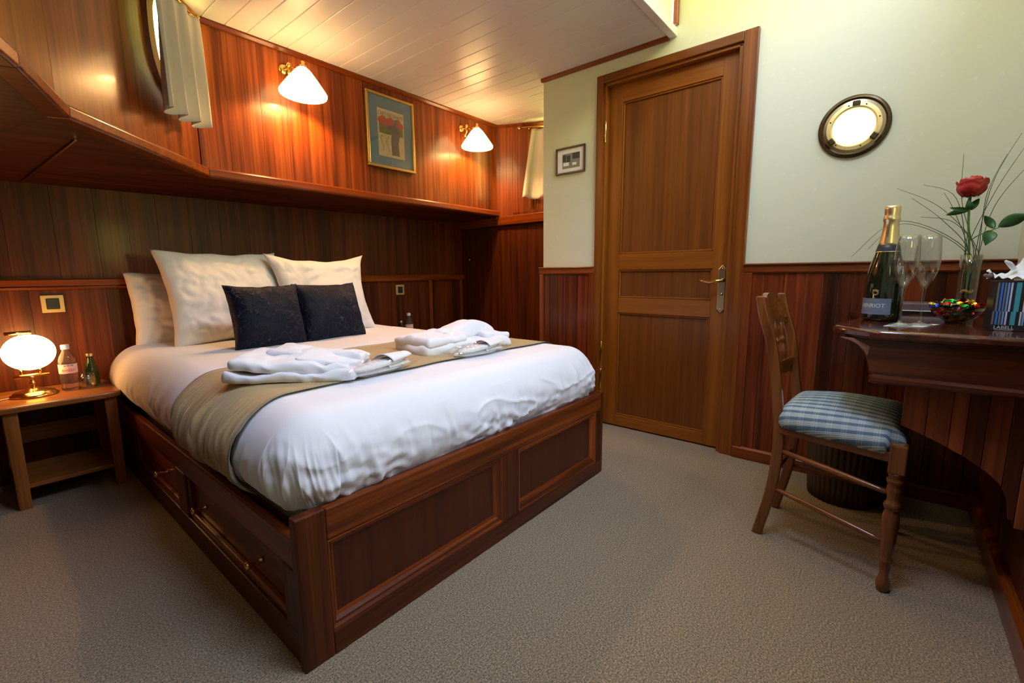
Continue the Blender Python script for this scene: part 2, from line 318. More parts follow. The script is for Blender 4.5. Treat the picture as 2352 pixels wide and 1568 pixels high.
# ------------------------------------------------------------------ geometry helpers
class MB:
    def __init__(self): self.v = []; self.f = []
    def add(self, vs, fs):
        o = len(self.v); self.v += [Vector(p) for p in vs]; self.f += [[i + o for i in f] for f in fs]; return self
    def box(self, x0, x1, y0, y1, z0, z1):
        vs = [(x, y, z) for z in (z0, z1) for y in (y0, y1) for x in (x0, x1)]
        return self.add(vs, [(0, 2, 3, 1), (4, 5, 7, 6), (0, 1, 5, 4), (2, 6, 7, 3), (0, 4, 6, 2), (1, 3, 7, 5)])
    def obox(self, c, ax, ay, az, sx, sy, sz):
        c = Vector(c); vs = []
        for k in (-.5, .5):
            for j in (-.5, .5):
                for i in (-.5, .5): vs.append(c + ax * (i * sx) + ay * (j * sy) + az * (k * sz))
        return self.add(vs, [(0, 2, 3, 1), (4, 5, 7, 6), (0, 1, 5, 4), (2, 6, 7, 3), (0, 4, 6, 2), (1, 3, 7, 5)])
    def prism(self, poly, a, b):
        """poly: list of points (3d) in a plane, extruded by vector from offset a to offset b"""
        a = Vector(a); b = Vector(b); n = len(poly)
        vs = [Vector(p) + a for p in poly] + [Vector(p) + b for p in poly]
        fs = [list(range(n))[::-1], list(range(n, 2 * n))] + [(i, (i + 1) % n, n + (i + 1) % n, n + i) for i in range(n)]
        return self.add(vs, fs)
    def tube(self, pts, r, seg=8, caps=True):
        pts = [Vector(p) for p in pts]; n = len(pts)
        rs = r if isinstance(r, (list, tuple)) else [r] * n
        o = len(self.v); prev = None
        for i, p in enumerate(pts):
            t = (pts[min(i + 1, n - 1)] - pts[max(i - 1, 0)]).normalized()
            if prev is None:
                a = t.orthogonal().normalized()
            else:
                a = prev - t * prev.dot(t); a = a.normalized() if a.length > 1e-6 else t.orthogonal().normalized()
            prev = a; b = t.cross(a)
            for k in range(seg):
                an = 2 * PI * k / seg; self.v.append(p + (a * math.cos(an) + b * math.sin(an)) * rs[i])
        for i in range(n - 1):
            for k in range(seg):
                k2 = (k + 1) % seg
                self.f.append([o + i * seg + k, o + i * seg + k2, o + (i + 1) * seg + k2, o + (i + 1) * seg + k])
        if caps:
            self.f.append([o + k for k in range(seg)][::-1]); self.f.append([o + (n - 1) * seg + k for k in range(seg)])
        return self
    def lathe(self, prof, c=(0, 0, 0), seg=24, axis=None, closed=True):
        """prof: (r, h) pairs; axis: (ax, ay, az) orthonormal basis, default world"""
        c = Vector(c); ax, ay, az = axis or (Vector((1, 0, 0)), Vector((0, 1, 0)), Vector((0, 0, 1)))
        o = len(self.v); n = len(prof)
        for r, h in prof:
            for k in range(seg):
                an = 2 * PI * k / seg; self.v.append(c + ax * (r * math.cos(an)) + ay * (r * math.sin(an)) + az * h)
        for i in range(n - 1):
            for k in range(seg):
                k2 = (k + 1) % seg
                self.f.append([o + i * seg + k, o + i * seg + k2, o + (i + 1) * seg + k2, o + (i + 1) * seg + k])
        if closed:
            if prof[0][0] > 1e-5: self.f.append([o + k for k in range(seg)][::-1])
            if prof[-1][0] > 1e-5: self.f.append([o + (n - 1) * seg + k for k in range(seg)])
        return self
    def ellipsoid(self, c, rx, ry, rz, seg=20, rings=12, axis=None):
        prof = [(math.sin(PI * i / rings), -math.cos(PI * i / rings)) for i in range(rings + 1)]
        c = Vector(c); ax, ay, az = axis or (Vector((1, 0, 0)), Vector((0, 1, 0)), Vector((0, 0, 1)))
        return self.lathe([(max(r, 1e-4), h) for r, h in prof], c, seg, (ax * rx, ay * ry, az * rz))
    def grid(self, fn, nu, nv, closeu=False):
        o = len(self.v)
        for j in range(nv + 1):
            for i in range(nu if closeu else nu + 1):
                self.v.append(Vector(fn(i / nu, j / nv)))
        w = nu if closeu else nu + 1
        for j in range(nv):
            for i in range(nu):
                i2 = (i + 1) % w if closeu else i + 1
                self.f.append([o + j * w + i, o + j * w + i2, o + (j + 1) * w + i2, o + (j + 1) * w + i])
        return self
    def map(self, fn):
        self.v = [Vector(fn(p)) for p in self.v]; return self
    def mesh(self, name, origin=(0, 0, 0), smooth=False, weld=False):
        me = bpy.data.meshes.new(name); o = Vector(origin)
        me.from_pydata([tuple(p - o) for p in self.v], [], self.f)
        if weld or True:
            bm = bmesh.new(); bm.from_mesh(me)
            if weld: bmesh.ops.remove_doubles(bm, verts=bm.verts, dist=1e-5)
            bmesh.ops.recalc_face_normals(bm, faces=bm.faces); bm.to_mesh(me); bm.free()
        if smooth: me.polygons.foreach_set('use_smooth', [True] * len(me.polygons))
        me.update(); return me
def origin_of(parent):
    o = Vector((0, 0, 0)); p = parent
    while p is not None:
        o += p.location; p = p.parent
    return o
def build(mb, name, mat, parent=None, smooth=False, bevel=0.0, local=False, solid=0.0, sub=0, weld=False, autos=False):
    org = Vector((0, 0, 0)) if (parent is None or local) else origin_of(parent)
    me = mb.mesh(name, org, smooth, weld)
    me.materials.append(M[mat] if isinstance(mat, str) else mat)
    o = bpy.data.objects.new(name, me); COL.objects.link(o)
    if parent is not None: o.parent = parent
    if solid:
        s = o.modifiers.new('solid', 'SOLIDIFY'); s.thickness = solid; s.offset = 0
    if bevel:
        b = o.modifiers.new('bevel', 'BEVEL'); b.width = bevel; b.segments = 2; b.limit_method = 'ANGLE'; b.angle_limit = math.radians(40)
    if sub:
        s = o.modifiers.new('sub', 'SUBSURF'); s.levels = sub; s.render_levels = sub
    if autos:
        me.polygons.foreach_set('use_smooth', [True] * len(me.polygons))
        try: me.set_sharp_from_angle(angle=math.radians(35))
        except Exception: pass
    return o
def tag(o, label, cat=None, group=None, kind=None):
    o['label'] = label
    if cat: o['category'] = cat
    if group: o['group'] = group
    if kind: o['kind'] = kind
    return o
def thing(name, label, cat, loc=(0, 0, 0), rotz=0.0, group=None):
    o = bpy.data.objects.new(name, None); COL.objects.link(o); o.location = loc; o.rotation_euler = (0, 0, rotz)
    o.empty_display_size = 0.05
    return tag(o, label, cat, group)
def struct(name, label, loc=(0, 0, 0)):
    o = bpy.data.objects.new(name, None); COL.objects.link(o); o.location = loc; o.empty_display_size = 0.05
    return tag(o, label, None, None, 'structure')
def copy_tree(o, parent=None):
    c = o.copy(); COL.objects.link(c); c.parent = parent
    for ch in list(o.children): copy_tree(ch, c)
    return c
def text_geo(body, size):
    cu = bpy.data.curves.new('lettering', 'FONT'); cu.body = body; cu.size = size; cu.align_x = 'CENTER'; cu.align_y = 'CENTER'; cu.extrude = 0.0; cu.resolution_u = 3
    o = bpy.data.objects.new('lettering_source', cu); COL.objects.link(o)
    bpy.context.view_layer.update()
    dg = bpy.context.evaluated_depsgraph_get(); me = o.evaluated_get(dg).to_mesh()
    vs = [v.co.copy() for v in me.vertices]; fs = [list(p.vertices) for p in me.polygons]
    o.evaluated_get(dg).to_mesh_clear(); bpy.data.objects.remove(o); bpy.data.curves.remove(cu)
    return vs, fs
def flat_text(body, size, c, right, up, mat, parent, stretch=1.0, name='lettering'):
    vs, fs = text_geo(body, size); c = Vector(c); right = Vector(right); up = Vector(up)
    mb = MB(); mb.add([c + right * (p.x * stretch) + up * p.y for p in vs], fs)
    return build(mb, name, mat, parent)
V = Vector
def lerp(a, b, t): return a + (b - a) * t
def sstep(a, b, x):
    t = min(1, max(0, (x - a) / (b - a))); return t * t * (3 - 2 * t)

# ------------------------------------------------------------------ room shell
XD = 2.471; YL = 3.07; YU = 2.61; ZC = 2.143; ZR = 1.465
DADO_L = 0.945; DADO_D = 0.987
floor = MB().box(-1.8, 3.4, -0.5, 3.3, -0.05, 0.0)
tag(build(floor, 'floor', 'carpet'), 'grey-beige speckled wool carpet covering the cabin floor', kind='structure')

def board_run(parent, p0, p1, z0, z1, nrm, wmin, wmax, mat, th=0.012, name='board', gap=0.0006, bevel=0.0006, zfun=None):
    """separate vertical boards side by side from p0 to p1 (plan points), standing out by th along nrm"""
    p0 = V((*p0, 0)); p1 = V((*p1, 0)); d = p1 - p0; L = d.length; d.normalize(); n = V((*nrm, 0)).normalized(); s = 0.0
    while s < L - 1e-4:
        w = random.uniform(wmin, wmax)
        if L - s - w < wmin * 0.6: w = L - s
        a = zfun(s + w / 2) if zfun else z0
        mb = MB().obox(p0 + d * (s + w / 2) + n * (th / 2 + random.uniform(0, 0.0008)) + V((0, 0, (a + z1) / 2)), d, n, V((0, 0, 1)), w - gap, th, z1 - a)
        build(mb, name, mat, parent, bevel=bevel); s += w

# --- head wall, upper part (with the lamps)
wh = struct('wall_head', 'upper mahogany wall panelling behind the two lit wall lamps', (1.9, YU, ZR))
build(MB().box(0.80, 2.96, YU + 0.0, YU + 0.03, ZR - 0.03, ZC + 0.02), 'backing', 'mahogd_z', wh)
board_run(wh, (0.805, YU), (2.955, YU), ZR - 0.01, ZC, (0, -1), 0.10, 0.17, 'veneer')
# --- head wall, lower recessed part behind the pillows
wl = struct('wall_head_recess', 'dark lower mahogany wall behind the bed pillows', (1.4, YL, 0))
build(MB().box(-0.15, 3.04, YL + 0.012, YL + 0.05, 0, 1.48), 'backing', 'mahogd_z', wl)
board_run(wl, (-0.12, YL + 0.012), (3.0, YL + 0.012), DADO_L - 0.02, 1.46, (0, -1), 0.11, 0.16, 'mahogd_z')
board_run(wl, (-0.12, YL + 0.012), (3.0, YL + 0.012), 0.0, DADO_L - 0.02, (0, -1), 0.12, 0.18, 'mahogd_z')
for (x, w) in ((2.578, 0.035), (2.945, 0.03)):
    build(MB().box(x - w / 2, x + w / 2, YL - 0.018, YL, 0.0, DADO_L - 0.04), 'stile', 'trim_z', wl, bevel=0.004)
def profile_bar(name, prof, p0, p1, out, mat, parent, base=(0, 0, 0)):
    """prof: (d, z) outline; d measured along out; swept from p0 to p1 (plan)"""
    p0 = V((*p0, 0)); p1 = V((*p1, 0)); out = V((*out, 0)).normalized()
    mb = MB(); n = len(prof)
    vs = [p0 + out * d + V((0, 0, z)) for d, z in prof] + [p1 + out * d + V((0, 0, z)) for d, z in prof]
    mb.add(vs, [list(range(n))[::-1], list(range(n, 2 * n))] + [(i, (i + 1) % n, n + (i + 1) % n, n + i) for i in range(n)])
    return build(mb, name, mat, parent, bevel=0.002)
t = struct('trim_1', 'mahogany chair rail along the wall behind the pillows', (1.4, YL, DADO_L))
profile_bar('rail', [(0, DADO_L - 0.052), (0.014, DADO_L - 0.052), (0.022, DADO_L - 0.042), (0.016, DADO_L - 0.034), (0.018, DADO_L - 0.008), (0.010, DADO_L), (0, DADO_L)], (-0.12, YL), (2.99, YL), (0, -1), 'trim_x', t)

# --- the boat's stern ledge: rail around the upper walls
A2, B2, C2, D2 = (0.81, YU), (0.245, 1.97), (0.118, 1.59), (-0.06, 1.15)
rail_prof = [(-0.03, 1.424), (0.022, 1.424), (0.028, 1.430), (0.028, 1.460), (0.020, 1.468), (0.004, 1.471), (-0.03, 1.471)]
t = struct('trim_2', 'mahogany ledge rail running below the upper wall panels', (1.0, 2.4, 1.45))
def unit(a, b):
    d = V((b[0] - a[0], b[1] - a[1])); d.normalize(); return d
def mitre_rail(points, side, prof, parent, mat):
    pts = [V(p) for p in points]; n = len(pts); offs = []
    for i in range(n):
        d0 = (pts[i] - pts[i - 1]).normalized() if i > 0 else None; d1 = (pts[i + 1] - pts[i]).normalized() if i < n - 1 else None
        def nr(d): return V((d.y, -d.x)) * side
        if d0 is None: m = nr(d1)
        elif d1 is None: m = nr(d0)
        else:
            m = (nr(d0) + nr(d1)).normalized(); m = m / m.dot(nr(d0))
        offs.append(m)
    for i in range(n - 1):
        mb = MB(); k = len(prof)
        vs = [V((*(pts[i] + offs[i] * d), z)) for d, z in prof] + [V((*(pts[i + 1] + offs[i + 1] * d), z)) for d, z in prof]
        mb.add(vs, [list(range(k))[::-1], list(range(k, 2 * k))] + [(a, (a + 1) % k, k + (a + 1) % k, k + a) for a in range(k)])
        build(mb, 'rail', mat, parent, bevel=0.003)
mitre_rail([(2.965, YU - 0.006), (A2[0] + 0.003, A2[1] - 0.006), B2, C2, D2], -1, rail_prof, t, 'trim_x')

# soffit under the ledge (underside of the side deck), slightly falling towards the hull
so = struct('trim_3', 'dark mahogany soffit under the overhanging ledge', (0.8, 2.6, 1.42))
mb = MB()
zb = 1.437
mb.add([(3.0, YU, zb), (A2[0], YU, zb), (B2[0], B2[1], zb), (C2[0], C2[1], zb), (D2[0], D2[1], zb), (-0.14, 1.15, 1.42), (-0.14, YL + 0.03, 1.37), (0.8, YL + 0.03, 1.385), (3.0, YL + 0.03, 1.405)],
       [(0, 1, 7, 8), (1, 2, 6, 7), (2, 3, 5, 6), (3, 4, 5)])
build(mb, 'soffit', 'mahogd_x', so, solid=0.006)
mb = MB().tube([(0.225, YL - 0.02, 1.376), (0.312, 2.225, 1.422)], 0.004, 6)
build(mb, 'seam_strip', 'brass_old', so)

# --- side walls of the upper cabin, with the oval window behind the curtain
nm = V((A2[0] - B2[0], A2[1] - B2[1], 0)).normalized()        # along mid wall from B to A
def mid_in(p): return p
MN = V((nm.y, -nm.x, 0))                                       # into the room
if MN.dot(V((1.0, 1.0, 0)) - V((*B2, 0))) < 0: MN = -MN
def holed_wall(c, ua, s0, s1, z0, z1, hc, hw, hh, npow, nrm, th, seg=64):
    """rectangle s0..s1 x z0..z1 along ua from c, with a superellipse hole; front face + rim + back face"""
    mb = MB(); ring = []; outer = []
    for k in range(seg):
        a = 2 * PI * k / seg; ca, sa = math.cos(a), math.sin(a)
        hx = hc[0] + hw * math.copysign(abs(ca) ** (2 / npow), ca); hz = hc[1] + hh * math.copysign(abs(sa) ** (2 / npow), sa)
        ring.append((hx, hz))
        dx, dz = hx - hc[0], hz - hc[1]
        ts = []
        if dx > 1e-9: ts.append((s1 - hc[0]) / dx)
        if dx < -1e-9: ts.append((s0 - hc[0]) / dx)
        if dz > 1e-9: ts.append((z1 - hc[1]) / dz)
        if dz < -1e-9: ts.append((z0 - hc[1]) / dz)
        tt = min(ts); outer.append((hc[0] + dx * tt, hc[1] + dz * tt))
    # snap outer samples nearest to the corners
    for cs in ((s0, z0), (s0, z1), (s1, z0), (s1, z1)):
        i = min(range(seg), key=lambda k: (outer[k][0] - cs[0]) ** 2 + (outer[k][1] - cs[1]) ** 2); outer[i] = cs
    P = lambda q, off: V(c) + ua * q[0] + V((0, 0, q[1])) - nrm * off
    o = 0; vs = [P(q, 0) for q in outer] + [P(q, 0) for q in ring] + [P(q, th) for q in ring] + [P(q, th) for q in outer]
    fs = []
    for k in range(seg):
        j = (k + 1) % seg
        for a in range(3): fs.append((a * seg + k, a * seg + j, (a + 1) * seg + j, (a + 1) * seg + k))
    return mb.add(vs, fs), ring, P
Amid = V((*A2, 0)); ua = -nm                                   # s measured from A towards B
Lmid = (V(A2) - V(B2)).length
wm = struct('wall_left', 'curved mahogany wall panel around the curtained oval window', (0.5, 2.3, ZR))
mb, ring, P = holed_wall(Amid, ua, 0.0, Lmid, ZR - 0.03, ZC + 0.01, (0.150, 1.93), 0.155, 0.185, 2.6, MN, 0.04)
build(mb, 'panel', 'veneer', wm)
win = struct('window_1', 'oval window with dark frame behind the hanging left curtain', (0.68, 2.48, 1.93))
mb = MB(); seg = 64
fr = []
for off_out, sc in ((0.0, 1.36), (0.016, 1.30), (0.022, 1.12), (0.010, 1.0), (-0.035, 0.99)):
    for k in range(seg):
        q = ring[k]; q2 = (0.150 + (q[0] - 0.150) * sc, 1.93 + (q[1] - 1.93) * sc)
        if sc > 1.0: q2 = (q2[0], min(q2[1], ZC - 0.004))
        q2 = (max(q2[0], 0.002), q2[1])
        fr.append(P(q2, -off_out))
mb.add(fr, [(a * seg + k, a * seg + (k + 1) % seg, (a + 1) * seg + (k + 1) % seg, (a + 1) * seg + k) for a in range(4) for k in range(seg)])
build(mb, 'frame', 'mahogd_z', win, autos=True)
mb = MB().add([P(q, 0.03) for q in ring] + [P(q, 0.034) for q in ring], [list(range(seg)), list(range(seg, 2 * seg))[::-1]] + [(k, (k + 1) % seg, seg + (k + 1) % seg, seg + k) for k in range(seg)])
build(mb, 'pane', 'pane', win)
ws = struct('wall_left_forward', 'mahogany side wall panel at the left edge of the view', (0.1, 1.6, ZR))
for a, b in ((B2, C2), (C2, D2)):
    d = unit(a, b); n = V((d.y, -d.x, 0))
    n = -n if n.dot(V((1, 1, 0)) - V((*a, 0))) < 0 else n
    c = (V((*a, 0)) + V((*b, 0))) / 2 - n * 0.015; L = (V(a) - V(b)).length
    build(MB().obox(c + V((0, 0, (ZR - 0.03 + ZC) / 2)), V((*d, 0)), n, V((0, 0, 1)), L - 0.002, 0.03, ZC - ZR + 0.04), 'panel', 'veneer', ws, bevel=0.002)
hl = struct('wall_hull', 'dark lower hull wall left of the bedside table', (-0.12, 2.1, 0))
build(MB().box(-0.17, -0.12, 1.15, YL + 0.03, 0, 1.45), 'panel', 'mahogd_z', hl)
nl = struct('wall_near', 'mahogany wall left of the camera', (-0.9, 1.17, 0))
build(MB().box(-1.75, -0.10, 1.15, 1.19, 0, 2.2), 'panel', 'mahogd_z', nl)
bk = struct('wall_back', 'cream wall behind the camera', (-1.72, 0.4, 0))
build(MB().box(-1.76, -1.72, -0.42, 1.2, 0, 3.15), 'panel', 'wallpaper', bk)

# --- desk-side wall with the daylight window (beside the camera)
dw = struct('wall_desk', 'cream wall with mahogany lower panelling behind the desk corner', (0.4, YR, 0))
W0, W1, WZ0, WZ1 = 0.96, 1.24, 1.12, 1.50
K0, K1, KZ0, KZ1 = 0.90, 2.28, 2.58, 3.06      # clerestory strip of the raised roof
wmb = [(-1.75, W0, 0, KZ0), (W1, 2.55, 0, KZ0), (W0, W1, 0, WZ0), (W0, W1, WZ1, KZ0), (-1.75, K0, KZ0, 3.15), (K1, 2.55, KZ0, 3.15), (K0, K1, KZ1, 3.15)]
for x0, x1, z0, z1 in wmb:
    build(MB().box(x0, x1, YR - 0.09, YR, z0, z1), 'plaster', 'wallpaper', dw)
board_run(dw, (-1.7, YR), (XD, YR), 0.0, 0.80, (0, 1), 0.10, 0.16, 'mahogd_z', th=0.010)
wn = struct('window_2', 'wide cabin window in the wall beside the desk', (0.55, YR, 1.5))
for x0, x1, z0, z1 in ((W0 - .05, W0, WZ0 - .05, WZ1 + .05), (W1, W1 + .05, WZ0 - .05, WZ1 + .05), (W0, W1, WZ0 - .05, WZ0), (W0, W1, WZ1, WZ1 + .05), (1.09, 1.11, WZ0, WZ1)):
    build(MB().box(x0, x1, YR - 0.02, YR + 0.02, z0, z1), 'frame', 'trim_x', wn)
build(MB().box(W0, W1, YR - 0.05, YR - 0.046, WZ0, WZ1), 'pane', 'pane', wn)
wk = struct('window_5', 'clerestory window strip high in the raised roof above the desk', (1.3, YR, 2.72))
for x0, x1, z0, z1 in ((K0 - .03, K0 + .01, KZ0 - .03, KZ1 + .03), (K1 - .01, K1 + .03, KZ0 - .03, KZ1 + .03), (K0, K1, KZ0 - .03, KZ0 + .01), (K0, K1, KZ1 - .01, KZ1 + .03), (1.57, 1.61, KZ0, KZ1)):
    build(MB().box(x0, x1, YR - 0.02, YR + 0.015, z0, z1), 'frame', 'trim_x', wk)
build(MB().box(K0, K1, YR - 0.05, YR - 0.046, KZ0, KZ1), 'pane', 'pane', wk)

# --- door wall
wd = struct('wall_door', 'cream papered wall around the wooden door', (XD, 0.7, 0))
DY0, DY1, DZ1 = 0.628, 1.345, 2.003
for y0, y1, z0, z1 in ((YR - 0.05, DY0 - .02, 0, 3.15), (DY1 + .02, 1.78, 0, 3.15), (DY0 - .02, DY1 + .02, DZ1 + .02, 3.15)):
    build(MB().box(XD, XD + 0.09, y0, y1, z0, z1), 'plaster', 'wallpaper', wd)
build(MB().box(XD + 0.0895, 3.4, 1.74, 1.779, 0, 2.3), 'return_wall', 'wallpaper', wd)
build(MB().box(XD + 0.085, XD + 0.12, DY0 - .1, DY1 + .1, 0, 2.1), 'backing', 'dark', wd)
# wainscot
for (y0, y1, nm_) in ((YR, 0.562, 'r'), (1.390, 1.79, 'l')):
    board_run(wd, (XD, y1), (XD, y0), 0.0, DADO_D - 0.03, (-1, 0), 0.05, 0.095, 'plank', th=0.012, name='plank', gap=0.0012, bevel=0.0015)
build(MB().box(XD - 0.024, XD - 0.010, 1.390, 1.425, 0, DADO_D - 0.045), 'stile', 'trim_z', wd, bevel=0.002)
build(MB().box(XD - 0.024, XD + 0.01, 1.765, 1.795, 0, DADO_D - 0.045), 'stile', 'trim_z', wd, bevel=0.002)
build(MB().box(XD - 0.024, XD - 0.010, 0.52, 0.562, 0, DADO_D - 0.045), 'stile', 'trim_z', wd, bevel=0.002)
t = struct('trim_4', 'mahogany dado rail on the door wall', (XD, 0.7, DADO_D))
dprof = [(0, DADO_D - 0.048), (0.020, DADO_D - 0.048), (0.026, DADO_D - 0.040), (0.022, DADO_D - 0.012), (0.032, DADO_D - 0.008), (0.032, DADO_D - 0.002), (0.024, DADO_D), (0, DADO_D)]
profile_bar('rail', dprof, (XD, 0.562), (XD, YR), (-1, 0), 'trim_y', t)
profile_bar('rail', dprof, (XD, 1.80), (XD, 1.390), (-1, 0), 'trim_y', t)
bb = struct('baseboard_door', 'mahogany skirting board under the door-wall planks', (XD, 0.1, 0))
profile_bar('skirting', [(0, 0), (0.030, 0), (0.030, 0.055), (0.020, 0.062), (0, 0.062)], (XD, 0.56), (XD, YR), (-1, 0), 'trim_y', bb)
bb = struct('baseboard_desk', 'low dark skirting board along the desk wall', (0.8, YR, 0))
profile_bar('skirting', [(0, 0), (0.032, 0), (0.032, 0.075), (0.022, 0.085), (0, 0.085)], (-1.7, YR), (XD, YR), (0, 1), 'trim_x', bb)

# --- door
dr = struct('door_1', 'closed three-panel wooden door with brass lever handle', (XD, 0.986, 0))
def ybox(y0, y1, z0, z1, x0, x1): return MB().box(x0, x1, y0, y1, z0, z1)
XF = 2.501            # leaf face
YA, YB = 1.252, 0.722 # panel edges
build(ybox(YA, DY1, 0.008, DZ1, XF, XF + 0.04), 'stile', 'door_z', dr, bevel=0.002)
build(ybox(DY0, YB, 0.008, DZ1, XF, XF + 0.04), 'stile', 'door_z', dr, bevel=0.002)
for z0, z1 in ((0.008, 0.075), (0.710, 0.800), (0.964, 1.055), (1.898, DZ1)):
    build(ybox(YB, YA, z0, z1, XF + 0.001, XF + 0.039), 'rail', 'door_y', dr, bevel=0.002)
for z0, z1 in ((0.075, 0.710), (0.800, 0.964), (1.055, 1.898)):
    p = build(ybox(YB, YA, z0, z1, XF + 0.014, XF + 0.03), 'panel', 'door_panel', dr)
    for (a, b, c, d, mt) in ((YB, YA, z0, z0 + .010, 'door_y'), (YB, YA, z1 - .010, z1, 'door_y'), (YB, YB + .010, z0, z1, 'door_z'), (YA - .010, YA, z0, z1, 'door_z')):
        build(ybox(a, b, c, d, XF + 0.005, XF + 0.016), 'bead', mt, p, bevel=0.004)
# casing
def casing(y0, y1, z0, z1, mt): 
    o = build(ybox(y0, y1, z0, z1, XD - 0.020, XD + 0.03), 'casing', mt, dr, bevel=0.004); return o
casing(DY1 + 0.004, 1.392, 0, 2.052, 'casing_z'); casing(0.56, DY0 - 0.004, 0, 2.052, 'casing_z'); casing(DY0 - 0.004, DY1 + 0.004, DZ1 + 0.004, 2.052, 'casing_y')
build(ybox(DY0 - 0.004, DY0 + 0.016, 0, DZ1, XD - 0.006, XF - 0.001), 'stop_bead', 'door_z', dr, bevel=0.003)
build(ybox(DY1 - 0.012, DY1 + 0.006, 0, DZ1, XD - 0.006, XF - 0.001), 'stop_bead', 'door_z', dr, bevel=0.003)
build(ybox(DY0, DY1, DZ1 - 0.012, DZ1 + 0.006, XD - 0.006, XF - 0.001), 'stop_bead', 'door_y', dr, bevel=0.003)
for z in (1.75, 0.30, 0.47):
    build(MB().lathe([(0.002, -0.065), (0.006, -0.058), (0.006, 0.058), (0.002, 0.065)], (XD - 0.004, DY1 - 0.006, z), 10), 'hinge', 'brass', dr, smooth=True)
# lever handle set
hp = [(0.655, 0.735), (0.655, 0.735)]
hs = build(MB().prism([(0, 0.670 - .020, 0.755), (0, 0.670, 0.733), (0, 0.670 + .020, 0.755), (0, 0.670 + .020, 0.962), (0, 0.670, 0.985), (0, 0.670 - .020, 0.962)], (XF - 0.008, 0, 0), (XF + 0.001, 0, 0)), 'handle_plate', 'brass_old', dr, bevel=0.004)
xs = (Vector((0, 1, 0)), Vector((0, 0, 1)), Vector((-1, 0, 0)))
build(MB().lathe([(0.013, 0.006), (0.011, 0.012), (0.009, 0.05)], (XF, 0.664, 0.905), 14, xs), 'spindle', 'brass', hs, smooth=True)
build(MB().tube([(XF - 0.05, 0.658, 0.905), (XF - 0.053, 0.69, 0.901), (XF - 0.053, 0.715, 0.895), (XF - 0.052, 0.745, 0.900), (XF - 0.05, 0.775, 0.907)], [0.009, 0.009, 0.0085, 0.007, 0.005], 10), 'lever', 'brass', hs, smooth=True)
build(MB().ellipsoid((XF - 0.012, 0.666, 0.835), 0.010, 0.008, 0.008), 'thumb_turn', 'brass', hs, smooth=True)
for z in (0.965, 0.755):
    build(MB().ellipsoid((XF - 0.009, 0.670, z), 0.003, 0.005, 0.005, 10, 6), 'screw', 'brass', hs, smooth=True)
build(MB().box(XF - 0.002, XF + 0.004, DY0 - 0.003, DY0 + 0.004, 0.90, 0.93), 'strike_plate', 'white_print', dr)

# --- alcove on the right of the head wall
wa = struct('wall_alcove', 'diagonal mahogany plank wall beside the far curtain', (3.05, 2.3, 1.4))
PA, PB = V((2.945, YU - 0.0, 0)), V((3.345, 1.78, 0)); dd = (PB - PA).normalized(); an = V((dd.y, -dd.x, 0))
if an.dot(V((1, 1, 0)) - PA) < 0: an = -an
LA = (PB - PA).length
H0, H1 = 0.36, 0.78
def seg_box(s0, s1, z0, z1, th=0.03, off=0.0):
    c = PA + dd * ((s0 + s1) / 2) - an * (th / 2 - off); return MB().obox(c + V((0, 0, (z0 + z1) / 2)), dd, an, V((0, 0, 1)), s1 - s0, th, z1 - z0)
for s0, s1, z0, z1 in ((0, H0, 1.37, ZC + .02), (H1, LA, 1.37, ZC + .02), (H0, H1, 1.37, 1.62), (H0, H1, 2.06, ZC + .02)):
    build(seg_box(s0, s1, z0, z1), 'backing', 'mahogd_z', wa)
board_run(wa, (PA.x, PA.y), ((PA + dd * H0).x, (PA + dd * H0).y), 1.39, ZC, (an.x, an.y), 0.035, 0.06, 'veneer', th=0.010, name='plank')
p = PA + dd * H0; q = PA + dd * H1
board_run(wa, (p.x, p.y), (q.x, q.y), 1.39, 1.60, (an.x, an.y), 0.035, 0.06, 'veneer', th=0.010, name='plank')
w3 = struct('window_3', 'small window behind the far curtain in the alcove', tuple(PA + dd * 0.57 + V((0, 0, 1.84))))
for s0, s1, z0, z1 in ((H0 - .03, H0, 1.59, 2.09), (H1, H1 + .03, 1.59, 2.09), (H0, H1, 1.59, 1.62), (H0, H1, 2.06, 2.09)):
    build(seg_box(s0, s1, z0, z1, 0.03, 0.015), 'frame', 'trim_z', w3)
build(seg_box(H0, H1, 1.62, 2.06, 0.004, -0.01), 'pane', 'pane', w3)
wr = struct('wall_alcove_cupboard', 'dark mahogany cupboard front below the far alcove ledge', (3.0, 2.4, 0))
build(MB().box(3.0, 3.04, 1.78, YL + .03, 0, 1.45), 'backing', 'mahogd_z', wr)
build(MB().box(2.985, 3.0, 2.72, YL + 0.01, 0.02, 1.346), 'cupboard_door', 'mahogd_z', wr, bevel=0.003)
build(MB().box(2.978, 3.0, 1.80, 2.715, 0.02, 1.346), 'cupboard_door', 'mahogd_z', wr, bevel=0.003)
k = build(MB().lathe([(0.004, 0), (0.004, 0.012), (0.011, 0.018), (0.013, 0.026), (0.009, 0.033), (0.001, 0.035)], (2.985, 2.955, 1.075), 14, (V((0, 1, 0)), V((0, 0, 1)), V((-1, 0, 0)))), 'knob', 'brass', wr, smooth=True)
t = struct('trim_5', 'mahogany ledge under the far curtain', (2.98, 2.4, 1.4))
build(MB().prism([(2.955, YL + .02, 0), (2.930, 1.78, 0), (3.38, 1.78, 0), (3.38, 2.1, 0), (3.05, YL + .02, 0)], (0, 0, 1.348), (0, 0, 1.420)), 'ledge', 'trim_y', t, bevel=0.006)

